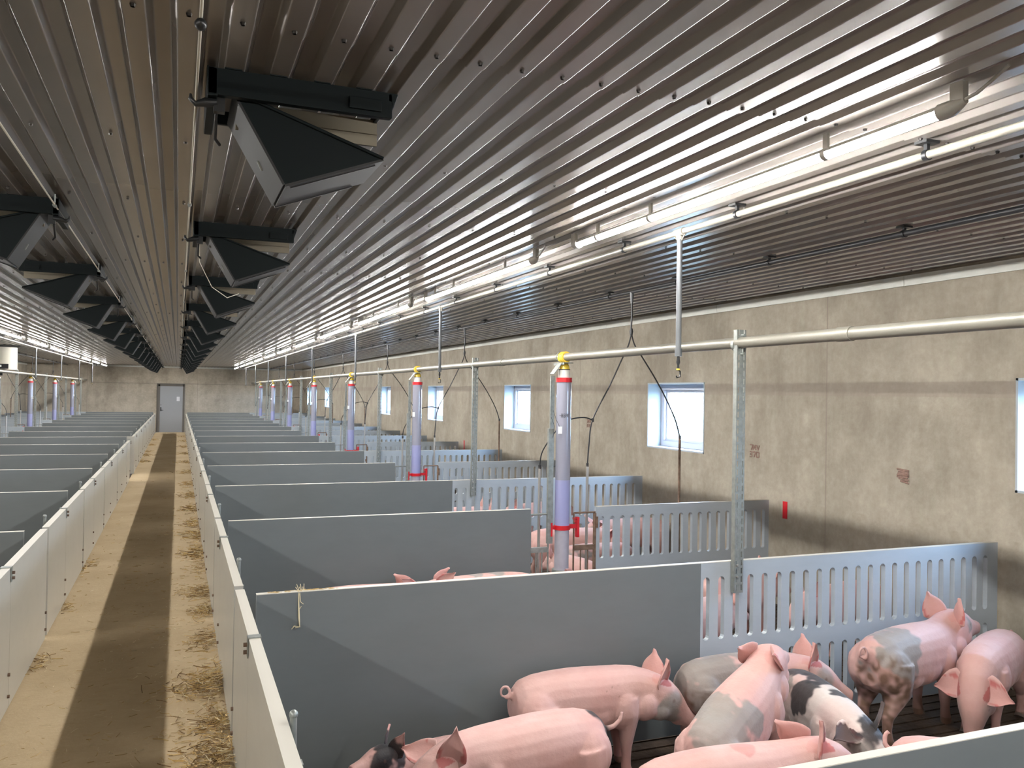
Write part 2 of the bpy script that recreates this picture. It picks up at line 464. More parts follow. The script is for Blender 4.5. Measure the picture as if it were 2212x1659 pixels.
# white trims at the top of the walls
m = MB(); js = [5.224+2.59*i for i in range(-5, 15)]; js = [YF]+[j for j in js if YF < j < YB]+[YB]
for a, b in zip(js[:-1], js[1:]): m.box(XW-.018, XW, a+.003, b-.003, 2.945, ZC+.0)
struct(m.build('trim_1', M['trim']), 'pale trim strip along the top of the right wall')
m = MB()
for a, b in zip(js[:-1], js[1:]): m.box(XWL, XWL+.018, a+.003, b-.003, 2.945, ZC+.0)
struct(m.build('trim_2', M['trim']), 'pale trim strip along the top of the left wall')
m = MB(); m.box(-3.6, XW, YB-.07, YB-.05, ZC-.07, ZC)
struct(m.build('trim_3', M['trim']), 'pale trim strip along the top of the end wall')

# ================================================================== LAMPS
def make_lamp(L):
    r = empty('tube_light')
    n = 14; R = .021
    def arc(a0, a1, R_):
        ar = [(R_*math.sin(a0+(a1-a0)*j/n), -R_*math.cos(a0+(a1-a0)*j/n)) for j in range(n+1)]
        mm = MB(); mm.add([(a, .06, c) for a, c in ar]+[(a, L-.06, c) for a, c in ar], [(j, n+1+j, n+2+j, j+1) for j in range(n)], 0, True); return mm
    arc(-1.75, 1.75, R).build('diffuser', M['lamp'], r)      # lit lower part of the tube
    h = arc(1.75, 2*math.pi-1.75, R+.001); h.build('housing', M['cap'], r)
    for y0, y1 in ((.0, .075), (L-.0, L-.075)):
        d = 1 if y1 > y0 else -1
        m = MB(); m.tube([(0, y0, .012), (0, y0+.02*d, .006), (0, y0+.05*d, 0), (0, y1+.02*d, 0)], [.012, .018, .027, .028], 12)
        m.box(-.012, .012, y0, y0+.05*d, .01, .075)
        m.build('end_cap', M['cap'], r)
    for y in (.62, L-.95, L-.35):
        m = MB(); m.tube([(0, y-.012, 0), (0, y+.012, 0)], .0235, 12); m.box(-.006, .006, y-.012, y+.012, .015, .078)
        m.build('clip', M['cap'], r)
    m = MB(); m.tube([(0, 0, .015), (0, -.04, .02), (.005, -.09, .045), (0, -.15, .07)], .0055, 8); m.build('cable', M['cap'], r)
    return r
LST = [1.94, 5.376, 8.757, 12.125, 15.509, 18.997, 22.251, 25.775, 29.239, 32.754, 36.439]
LS = [1.94-3.42*i for i in (3, 2, 1)] + LST  # both rows carried on unseen behind the viewer, added to light the near pens
base_r = None
for i, y in enumerate(LS):
    for side, x in (('right', 2.318), ('left', -2.88)):
        if base_r is None:
            base_r = make_lamp(2.87); o = base_r
        else: o = dup(base_r)
        o.location = (x, y + (.35 if side == 'left' and i > 2 else 0), 2.951)
        n = i-3
        o['category'] = 'ceiling light'
        if n < 0:
            o['label'] = 'unseen lit tube light added behind the viewer in the %s ceiling row, %s row place' % (side, ORD[i]); o['group'] = 'unseen tube lights added behind the viewer'
        elif side == 'left' and n < 4:
            o['label'] = 'lit tube light of the left ceiling row outside the frame, %s along' % ORD[n]; o['group'] = 'near tube lights on the left'
        else:
            o['label'] = 'lit white tube light over the %s pens, %s visible from the camera' % (side, ORD[n if side == 'right' else n-4])
            o['group'] = 'tube lights over the %s pens' % side

# ================================================================== PIPES ALONG THE BARN
def long_pipe(name, x, z, r, m_, label, cat, cliprow, clipm, y0=YF+.05, y1=41.3, joints=None):
    e = empty(name, (x, 0, z)); tag(e, label, cat)
    m = MB(); m.tube([(0, y0, 0), (0, y1, 0)], r, 16); m.build('pipe_run', m_, e)
    if joints:
        for y in joints:
            m = MB(); m.tube([(0, y-.05, 0), (0, y+.05, 0)], r*1.12, 14); m.build('coupling', m_, e)
    if cliprow:
        y = cliprow[0]; c0 = None
        while y < 41:
            if c0 is None:
                m = MB(); m.box(-.035, .035, -.03, .03, ZC-z-.012, ZC-z); m.box(-.008, .008, -.008, .008, r, ZC-z)
                m.tube([(0, -.010, 0), (0, .010, 0)], r+.006, 12); c0 = m.build('pipe_clip', clipm, e); c0.location = (0, y, 0)
            else:
                c = c0.copy(); COL.objects.link(c); c.location = (0, y, 0)
            y += cliprow[1]
    return e
for side, f in (('right', lambda x: x), ('left', mx)):
    long_pipe('feed_pipe', f(3.219), 2.340, .0345, M['feedpipe'], 'pale steel feed pipe running the length of the %s pens' % side, 'pipe', None, None, y1=41.3,
              joints=[3.4+4.97*i for i in range(8)])
    long_pipe('water_pipe', f(2.742), 2.975, .0165, M['lightpipe'], 'pale thin water pipe clipped under the ceiling beside the %s row of lights' % side, 'pipe', (2.47, 1.213), M['black'], y1=(41.3 if side == 'right' else 38.5))
    long_pipe('water_pipe', f(3.968), 2.985, .018, M['blackpipe'], 'dark water pipe clipped to the ceiling over the outer side of the %s pens' % side, 'pipe', (3.73, 1.213), M['black'])

# spray drops
def make_drop():
    r = empty('spray_pipe')
    m = MB(); m.tube([(0, 0, 0), (0, 0, -.70)], .0165, 12); dp = m.build('drop_pipe', M['darkpipe'], r)
    m = MB(); m.tube([(0, 0, .0), (0, 0, -.045)], .022, 12); m.tube([(0, -.045, 0), (0, .045, 0)], .023, 12)
    for s_ in (-1, 1): m.tube([(0, s_*.07, .0), (0, s_*.02, -.05)], .004, 6)
    tag(m.build('tee_fitting', M['lightpipe'], r), 'pale tee fitting')
    m = MB(); m.tube([(0, 0, -.69), (0, 0, -.735)], .021, 12); m.build('reducer', M['darkpipe'], dp)
    m = MB(); m.tube([(0, 0, -.735), (0, 0, -.77), (0, 0, -.79), (0, 0, -.82)], [.008, .012, .006, .010], 10)
    m.tube([(0, 0, -.815), (.014, 0, -.825), (.014, 0, -.855), (-.008, 0, -.862), (-.012, 0, -.85)], .0045, 6)
    nz = m.build('nozzle', M['black'], r)
    m = MB(); m.tube([(0, 0, -.808), (0, 0, -.818)], .011, 10); m.build('nozzle_ring', M['yellow'], nz)
    return r
d0 = make_drop(); d0['category'] = 'spray pipe'; first = True
for side, x in (('right', 2.742), ('left', mx(2.742))):
    for i in range(8):
        y = 4.23+4.87*i
        if side == 'left' and i < 4: continue
        o = d0 if first else dup(d0); first = False
        o.location = (x, y, 2.975)
        n = i if side == 'right' else i-4
        o['label'] = 'thin spray pipe hanging from the ceiling over the %s pens, %s from the camera' % (side, ORD[n])
        o['group'] = 'spray pipes over the %s pens' % side

# water hoses forking down from the ceiling pipe at every second divider
def make_hose(extra):
    r = empty('water_hose')
    m = MB(); m.tube([(0, 0, 0), (0, 0, -.10)], [.02, .012], 10); m.build('hose_outlet', M['darkpipe'], r)
    m = MB(); m.tube([(0, 0, -.09), (.005, 0, -.2), (-.006, 0, -.36), (0, 0, -.40)], .0085, 8)
    m.tube([(0, 0, -.34), (0, 0, -.37), (0, 0, -.41)], [.012, .019, .012], 8)
    def cur(pts, n=7):
        out = []
        P_ = [Vector(p) for p in pts]; P_ = [P_[0]]+P_+[P_[-1]]
        for i in range(1, len(P_)-2):
            for j in range(n):
                t = j/n; a, b, c, d = P_[i-1:i+3]
                out.append(.5*((2*b)+(-a+c)*t+(2*a-5*b+4*c-d)*t*t+(-a+3*b-3*c+d)*t*t*t))
        out.append(P_[-2]); return out
    m.tube(cur([(0, 0, -.39), (.04, 0, -.50), (.128, 0, -.618), (.28, .03, -.80), (.411, .05, -.982), (.54, .07, -1.2), (.61, .09, -1.375)]), .007, 8)
    m.tube(cur([(0, 0, -.39), (-.03, -.0, -.50), (-.093, 0, -.625), (-.22, 0, -.88), (-.395, 0, -1.20), (-.43, 0, -1.43), (-.444, 0, -1.62)]), .007, 8)
    m.tube(cur([(-.395, 0, -1.21), (-.48, 0, -1.185), (-.62, -.01, -1.20), (-.74, -.03, -1.26), (-.87, -.03, -1.42), (-.915, -.01, -1.52), (-.925, 0, -1.63)]), .006, 8)
    for p in ((-.395, 0, -1.205), (-.444, 0, -1.62), (-.925, 0, -1.63), (.61, .09, -1.375)): m.tube([(p[0], p[1], p[2]+.015), (p[0], p[1], p[2]-.02)], .013, 8)
    m.build('hose', M['blackpipe'], r)
    for x, y, z0 in ((-.444, 0, -1.63), (-.925, 0, -1.64)):
        m = MB(); m.tube([(x, y, z0), (x, y, ZP-2.968+.08)], .0125, 10); m.build('drinker_pipe', M['steel'], r)
    m = MB(); m.tube([(.61, .09, -1.385), (.61, .09, ZP-2.968+.25)], .0125, 10); m.build('drinker_pipe', M['rust'], r)
    return r
h0 = make_hose(0); h0['category'] = 'hose'; first = True
for side in ('right', 'left'):
    for k in range(2, 16, 2):
        if side == 'left' and k < 8: continue
        o = h0 if first else dup(h0); first = False
        if side == 'left': o.scale = (-1, 1, 1)
        o.location = (3.968 if side == 'right' else mx(3.968), yk(k)+.115, 2.980)
        n = (k-2)//2 if side == 'right' else (k-8)//2
        o['label'] = 'black forked water hose hanging over the %s pens, %s from the camera' % (side, ORD[n])
        o['group'] = 'water hoses over the %s pens' % side

# ================================================================== PENS
TH = .036
def solid_panel(L):
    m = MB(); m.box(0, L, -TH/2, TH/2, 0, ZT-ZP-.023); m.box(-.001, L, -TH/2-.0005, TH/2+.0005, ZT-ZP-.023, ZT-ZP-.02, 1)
    return m
def slotted(L, slots, w=.046, rows_=((.09, .45), (.545, .93))):
    """board with vertical rounded slots; slots = x centres"""
    m = MB(); H = ZT-ZP-.02
    n = 6
    def face(yy, flip):
        V_ = []; Fq = []
        xs_ = [0]+[c for s_ in slots for c in (s_-w/2, s_+w/2)]+[L]
        def q(x0, x1, z0, z1):
            b = len(V_); V_.extend([(x0, yy, z0), (x1, yy, z0), (x1, yy, z1), (x0, yy, z1)]); Fq.append((b+3, b+2, b+1, b) if flip else (b, b+1, b+2, b+3))
        for i in range(0, len(xs_)-1, 2): q(xs_[i], xs_[i+1], 0, H)
        for s_ in slots:
            z = 0
            for (z0, z1) in rows_:
                q(s_-w/2, s_+w/2, z, z0)
                r = w/2
                for (zc, sg) in ((z0+r, -1), (z1-r, 1)):
                    arc = [(s_+r*math.cos(math.pi*t/n), zc+sg*r*math.sin(math.pi*t/n)) for t in range(n+1)]
                    for c0, part in ((s_+r, arc[:n//2+1]), (s_-r, arc[n//2:])):
                        b = len(V_); V_.append((c0, yy, zc+sg*r)); V_.extend([(a, yy, c) for a, c in part])
                        f = list(range(b, len(V_)))
                        if (sg > 0) != flip: f = f[::-1]
                        Fq.append(f)
                z = z1
            q(s_-w/2, s_+w/2, z, H)
        m.add(V_, Fq)
    face(-TH/2, False); face(TH/2, True)
    m.add([(0, -TH/2, 0), (L, -TH/2, 0), (L, TH/2, 0), (0, TH/2, 0), (0, -TH/2, H), (L, -TH/2, H), (L, TH/2, H), (0, TH/2, H)],
          [(0, 3, 2, 1), (1, 2, 6, 5), (3, 0, 4, 7)])
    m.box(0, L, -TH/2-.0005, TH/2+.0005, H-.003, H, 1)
    r = w/2
    for s_ in slots:
        for z0, z1 in rows_:
            loop = [(s_+r*math.cos(math.pi*t/n), z1-r+r*math.sin(math.pi*t/n)) for t in range(n+1)] + \
                   [(s_-r*math.cos(math.pi*t/n), z0+r-r*math.sin(math.pi*t/n)) for t in range(n+1)]
            k = len(loop)
            m.add([(a, -TH/2, c) for a, c in loop]+[(a, TH/2, c) for a, c in loop], [(j, k+j, k+(j+1) % k, (j+1) % k) for j in range(k)])
    return m
X0 = .378
LO = 2.973-X0; LE = 2.906-X0
odd_slots = [.042+.1085*i for i in range(11)]+[.042+.1085*10+.108+.1065*i for i in range(13)]
even_slots = [.062+.1055*i for i in range(18)]
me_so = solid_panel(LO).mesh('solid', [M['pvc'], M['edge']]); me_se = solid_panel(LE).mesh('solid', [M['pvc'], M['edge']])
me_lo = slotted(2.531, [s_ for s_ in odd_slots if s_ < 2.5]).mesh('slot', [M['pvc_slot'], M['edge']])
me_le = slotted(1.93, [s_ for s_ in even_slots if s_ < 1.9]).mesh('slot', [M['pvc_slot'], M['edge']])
def put(name, me, loc, sx=1):
    o = bpy.data.objects.new(name, me); COL.objects.link(o); o.location = loc; o.scale = (sx, 1, 1); return o
XLD = -.985
for side, sg in (('right', 1), ('left', -1)):
    for k in range(0 if sg > 0 else 2, 16):
        n = k if sg > 0 else k-2
        y = yk(k) - (0 if sg > 0 else .107)
        odd = k % 2 == 1
        X = lambda x: x if sg > 0 else (XLD - (x-X0))
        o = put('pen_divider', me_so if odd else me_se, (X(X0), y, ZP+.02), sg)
        where = 'right of the alley' if sg > 0 else 'left of the alley'
        tag(o, 'smooth grey plastic pen divider %s, %s from the camera' % (where, ORD[n]), 'pen divider', 'solid pen dividers on the '+side)
        if sg < 0 and k < 6: pass
        if k == 0: pass
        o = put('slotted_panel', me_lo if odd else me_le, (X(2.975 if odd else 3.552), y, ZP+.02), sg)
        tag(o, 'grey slotted pen panel by the %s wall, %s from the camera' % (side, ORD[n]), 'slotted panel', 'slotted pen panels on the '+side)
        if odd:      # wall plate and screws on the slotted panel end
            pass

# perforated posts carrying the feed pipe (odd dividers)
def make_post():
    r = empty('perforated_post'); m = MB()
    Hh = 1.62; w = .066; d = .034; t = .003; x0 = -w/2
    n = 32; dz = Hh/n
    # web with two columns of slots
    for c, (a, b) in enumerate(((x0, x0+.010), (x0+.018, x0+.048), (x0+.056, x0+w))):
        m.box(a, b, -t/2, t/2, 0, Hh)
    for a, b in ((x0+.010, x0+.018), (x0+.048, x0+.056)):
        for i in range(n): m.box(a, b, -t/2, t/2, i*dz, i*dz+dz*.32)
    m.box(x0, x0+t, 0, d, 0, Hh); m.box(x0+w-t, x0+w, 0, d, 0, Hh)
    m.build('channel', M['galv'], r)
    m = MB()
    m.tube([(0, -.014, 1.47), (0, -.014, 1.59)], .005, 8)
    for z in (1.47, 1.585): m.tube([(0, -.03, z), (0, .02, z)], .0085, 8)
    m.add([(.035, .002, 1.585), (.035, .13, 1.55), (.035, .13, 1.542), (.035, .002, 1.50), (.038, .002, 1.585), (.038, .13, 1.55), (.038, .13, 1.542), (.038, .002, 1.50)],
          [(0, 1, 2, 3), (7, 6, 5, 4), (0, 4, 5, 1), (2, 6, 7, 3), (1, 5, 6, 2), (0, 3, 7, 4)])
    m.tube([(0, .03, 1.528), (0, .055, 1.528)], .042, 16)
    m.build('pipe_saddle', M['galv'], r)
    for z in (.10, .17):
        m = MB(); m.tube([(-.012, -.012, z), (-.012, .0, z)], .008, 6); m.build('bolt', M['steel'], r)
    return r
p0 = make_post(); p0['category'] = 'post'; first = True
for side in ('right', 'left'):
    for k in range(1, 16, 2):
        if side == 'left' and k < 9: continue
        o = p0 if first else dup(p0); first = False
        o.location = (3.222 if side == 'right' else mx(3.222), yk(k)-TH/2-.040, .80)
        n = (k-1)//2 if side == 'right' else (k-9)//2
        o['label'] = 'tall perforated steel post under the %s feed pipe, %s from the camera' % (side, ORD[n])
        o['group'] = 'perforated posts on the '+side

# feeders: tube, outlet, collar, plate, trough, gate bars (even dividers)
def make_feeder(detail):
    r = empty('tube_feeder')
    RT = .067
    H0 = ZP
    def z(v): return v-ZP
    m = MB(); m.tube([(0, 0, z(1.24)), (0, 0, z(2.125))], RT, 24); ft = m.build('feed_tube', M['tube'], r)
    m = MB(); m.tube([(0, 0, z(.80)), (0, 0, z(1.24))], RT, 24, caps=False); m.build('lower_tube', M['tube_low'], r)
    m = MB(); m.tube([(0, 0, z(.42)), (0, 0, z(.80))], RT*.97, 24); m.build('drop_tube', mat('dusty lilac tube', (.36, .35, .40), .4, 0, .15, 8) if 'dtube' not in M else M['dtube'], r)
    m = MB(); m.tube([(0, 0, z(2.115)), (0, 0, z(2.155))], RT*1.10, 24); tag(m.build('top_ring', M['red'], ft), 'red top ring')
    m = MB(); m.tube([(0, 0, z(2.155)), (0, 0, z(2.225))], .052, 20); tag(m.build('neck', M['trim'], r), 'white neck')
    m = MB(); m.tube([(0, 0, z(2.225)), (0, 0, z(2.232))], .055, 20); m.build('seal', M['black'], r)
    m = MB(); m.tube([(0, 0, z(2.232)), (0, 0, z(2.26)), (0, 0, z(2.29))], [.05, .045, .03], 20)
    m.tube([(0, -.05, z(2.34)), (0, .05, z(2.34))], .047, 20)
    for y in (-.03, 0, .03): m.tube([(0, y-.004, z(2.34)), (0, y+.004, z(2.34))], .051, 20)
    tag(m.build('outlet', M['yellow'], r), 'yellow outlet clamped round the feed pipe')
    m = MB(); m.box(-.045, .045, -.09, .13, z(2.283), z(2.29)); m.box(-.045, -.042, -.09, .13, z(2.27), z(2.29))
    m.add([(-.045, -.05, z(2.29)), (-.045, .04, z(2.29)), (-.125, .04, z(2.185)), (-.125, -.05, z(2.185)), (-.042, -.05, z(2.285)), (-.042, .04, z(2.285)), (-.12, .04, z(2.182)), (-.12, -.05, z(2.182))],
          [(0, 1, 2, 3), (7, 6, 5, 4), (0, 3, 7, 4), (1, 5, 6, 2), (2, 6, 7, 3)])
    m.tube([(0, .085, z(2.285)), (-.045, .085, z(2.34)), (-.02, .085, z(2.39)), (.02, .085, z(2.39)), (.045, .085, z(2.34)), (0, .085, z(2.285))], .004, 6)
    m.build('outlet_bracket', M['galv'], r)
    m = MB(); m.box(-.128, -.092, .0, .004, z(1.20), z(2.17)); m.box(-.128, -.125, .0, .022, z(1.20), z(2.17))
    for i in range(12): m.box(-.118, -.102, -.004, .0, z(2.13-i*.028), z(2.145-i*.028))
    m.build('adjuster_rail', M['galv'], r)
    m = MB(); m.box(-.150, -.098, -.02, .015, z(.675), z(1.70)); sr = m.build('support_rail', M['galv'], r, bevel=.004)
    m = MB(); m.box(-.088, -.052, -.085, -.08, z(1.655), z(1.72)); tag(m.build('cord_tag', M['paper'], sr), 'pale plastic tag on the cord')
    m = MB(); m.tube([(-.11, -.02, z(1.86)), (-.10, -.06, z(1.78)), (-.072, -.078, z(1.715))], .0018, 6); m.tube([(-.13, -.02, z(1.80)), (-.11, -.05, z(1.72)), (-.115, -.03, z(1.62))], .0018, 6)
    m.build('cord', M['ink'], r)
    m = MB(); m.tube([(0, 0, z(.795)), (0, 0, z(.835))], RT*1.09, 24)
    m.box(.05, .155, -.012, .012, z(.80), z(.838)); m.box(-.11, -.05, -.012, .012, z(.80), z(.83))
    m.box(.14, .165, -.02, .02, z(.72), z(.90))
    for i in range(5): m.box(.125-.004*i, .145, -.016, .016, z(.835+.013*i), z(.842+.013*i))
    m.box(-.118, -.105, -.03, .02, z(.74), z(.86))
    tag(m.build('collar', M['red'], r), 'red collar clamping the tube')
    # trough
    m = MB(); V_ = []
    n = 20
    prof_ = [(.17, z(ZP+.005)), (.21, z(ZP+.14)), (.222, z(ZP+.145)), (.20, z(ZP+.125)), (.10, z(ZP+.06)), (.02, z(ZP+.08))]
    for pr_, pz in prof_:
        for j in range(n): V_.append((pr_*math.cos(2*math.pi*j/n), pr_*math.sin(2*math.pi*j/n), pz))
    m.add(V_, [(i*n+j, i*n+(j+1) % n, (i+1)*n+(j+1) % n, (i+1)*n+j) for i in range(len(prof_)-1) for j in range(n)]+[tuple(range(n))], 0, True)
    m.tube([(0, 0, z(ZP+.06)), (0, 0, z(.44))], [.13, .085], 18)
    m.build('trough', M['galv'], r)
    # side gates
    for nm, xa, xb in (('bar_gate', -.307, -.135), ('bar_gate', .118, .334)):
        m = MB()
        m.tube([(xa, 0, z(.937)), (xb, 0, z(.937))], .0085, 8)
        m.tube([(xa, 0, z(.937)), (xa, 0, z(ZP+.04))], .0085, 8); m.tube([(xb, 0, z(.937)), (xb, 0, z(ZP+.04))], .0085, 8)
        m.box(xa, xb, -.012, .012, z(.60), z(.645))
        k = 3
        for i in range(1, k):
            x = xa+(xb-xa)*i/k; m.tube([(x, 0, z(.61)), (x, 0, z(ZP+.04))], .0065, 8)
        m.box(xa, xb, -.012, .012, z(ZP+.06), z(ZP+.10))
        m.build(nm, M['rust'] if xa > 0 else M['galv'], r)
    m = MB(); m.box(.322, .336, -.02, .02, z(ZP), z(.93)); m.tube([(.34, -.03, z(.80)), (.34, -.03, z(.90))], .009, 8); m.build('end_post', M['rust'], r)
    return r
M['dtube'] = mat('dusty lilac tube', (.36, .35, .40), .4, 0, .15, 8)
f0 = make_feeder(True); f0['category'] = 'feeder'; first = True
feeders = []
for side in ('right', 'left'):
    for k in range(2, 16, 2):
        if side == 'left' and k < 8: continue
        o = f0 if first else dup(f0); first = False
        if side == 'left': o.scale = (-1, 1, 1)
        o.location = (3.219 if side == 'right' else mx(3.219)-.06, yk(k), ZP)
        n = (k-2)//2 if side == 'right' else (k-8)//2
        o['label'] = 'lilac tube feeder with red collar in a divider on the %s, %s from the camera' % (side, ORD[n])
        o['group'] = 'tube feeders on the '+side
# handwriting on the nearest feeder tube
def stroke_text(parent, strokes, s_, origin, m_):
    m = MB()
    for st in strokes: m.tube([(origin[0]+a*s_, origin[1], origin[2]+b*s_) for a, b in st], .0022, 5)
    return m.build('handwriting', m_, parent)
def on_tube(parent, strokes, s_, ang0, z0, RT, m_):
    m = MB()
    for st in strokes:
        pts = []
        for a, b in st:
            t = ang0+a*s_/RT; pts.append(((RT+.0008)*math.sin(t), -(RT+.0008)*math.cos(t), z0+b*s_))
        m.tube(pts, .0016, 5)
    return m.build('handwriting', m_, parent)
GL = [[(-.9, .5), (-.5, .5)], [(-.35, 0), (-.35, 1)], [(-.35, .5), (0, .5)], [(0, 0), (0, 1)],
      [(.3, 0), (.3, 1), (.6, .95), (.65, .75), (.55, .55), (.3, .5)], [(.55, .55), (.7, .3), (.6, .05), (.3, 0)],
      [(.95, 1), (.9, .5), (1.3, .5)], [(1.35, 1), (1.2, 0)], [(1.6, 1), (1.6, 0)]]
tag(on_tube(f0, GL, .034, -.25-.30, 1.80-ZP, .067, M['ink']), 'HB4 handwritten in black marker')

# alley fronts: gate + fixed board per pen, U bracket, latch pins
def alley_board(L, th=.045):
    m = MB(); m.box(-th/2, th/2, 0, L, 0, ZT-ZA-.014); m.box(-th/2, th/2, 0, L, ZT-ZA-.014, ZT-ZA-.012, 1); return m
me_ab = {}
def board_mesh(L):
    key = round(L, 3)
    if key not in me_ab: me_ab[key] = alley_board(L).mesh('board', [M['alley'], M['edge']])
    return me_ab[key]
def make_board(side, sg, y0, L, n, what, hinge=True):
    r = empty('alley_board', ((XR0+.0225) if sg > 0 else (XL0-.0225), y0, ZA+.012))
    o = bpy.data.objects.new('board', board_mesh(L)); COL.objects.link(o); o.parent = r
    if hinge:
        for z in (.07, .19):
            m = MB(); m.tube([(-sg*.0225, L-.03, z), (-sg*.034, L-.03, z)], .010, 8); m.build('bolt', M['rust'], r)
    tag(r, 'pale %s along the %s side of the alley, %s from the camera' % (what, side, ORD[n]), 'alley board', 'alley boards on the '+side)
    return r
def make_ubracket(sg):
    r = empty('u_bracket'); m = MB(); t = .0035; h = .08; w = .0245
    m.box(-w-t, w+t, -.022, .022, 0, t); m.box(-w-t, -w, -.022, .022, -h, t); m.box(w, w+t, -.022, .022, -h, t)
    m.build('strap', M['galv'], r)
    m = MB()
    for z in (-.03, -.06): m.tube([(-sg*(w+t), 0, z), (-sg*(w+t+.014), 0, z)], .009, 8)
    m.build('strap_bolt', M['rust'], r); return r
def make_pin():
    r = empty('latch_pin'); m = MB(); m.tube([(0, 0, -.75), (0, 0, .105)], .011, 10); m.ball((0, 0, .108), .014, 0, 10, 6)
    m.build('rod', M['galv'], r)
    m = MB(); m.box(-.03, .03, -.02, .02, -.055, -.04); m.box(-.03, .03, -.02, .02, -.62, -.60); m.build('rod_guide', M['galv'], r); return r
ub = {1: make_ubracket(1), -1: make_ubracket(-1)}; pin0 = make_pin(); usedu = {1: False, -1: False}; usedp = False
for side, sg in (('right', 1), ('left', -1)):
    ks = range(0, 15) if sg > 0 else range(1, 15)
    for idx, k in enumerate(ks):
        ye = yk(k) + (.21 if sg > 0 else 0.0)      # far end of this bay = pin position
        if sg > 0: ye = yk(k)+.17
        ys_ = ye-PITCH_K
        if ys_ < -.2: ys_ = .9
        yu = yk(k)-.75 if sg > 0 else ys_+1.05
        if k == 14: ye = 36.8
        if not (ys_+.1 < yu < ye-.1): yu = (ys_+ye)/2
        make_board(side, sg, ys_+.035, yu-ys_-.037, idx, 'hinged gate')
        if sg < 0 and k == 7:      # the gateway standing open on the left
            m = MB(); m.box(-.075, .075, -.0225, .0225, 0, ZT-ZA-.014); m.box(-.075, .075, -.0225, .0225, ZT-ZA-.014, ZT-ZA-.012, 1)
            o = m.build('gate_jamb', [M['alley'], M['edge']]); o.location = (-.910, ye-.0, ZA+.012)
            tag(o, 'narrow pale jamb board at the open gateway on the left of the alley', 'alley board')
        else: make_board(side, sg, yu+.002, ye-yu-.05, idx, 'fixed panel')
        o = ub[sg] if not usedu[sg] else dup(ub[sg]); usedu[sg] = True
        o.location = ((XR0+.0225) if sg > 0 else (XL0-.0225), yu, ZT+.001)
        tag(o, 'steel strap over the top of the %s alley boards, %s from the camera' % (side, ORD[idx]), 'bracket', 'straps on the %s alley boards' % side)
        o = pin0 if not usedp else dup(pin0); usedp = True
        o.location = (.345 if sg > 0 else -.93, min(yk(k)+(.78 if sg > 0 else .45), 36.6), .905)
        tag(o, 'upright latch pin on the %s side of the alley, %s from the camera' % (side, ORD[idx]), 'latch pin', 'latch pins on the '+side)

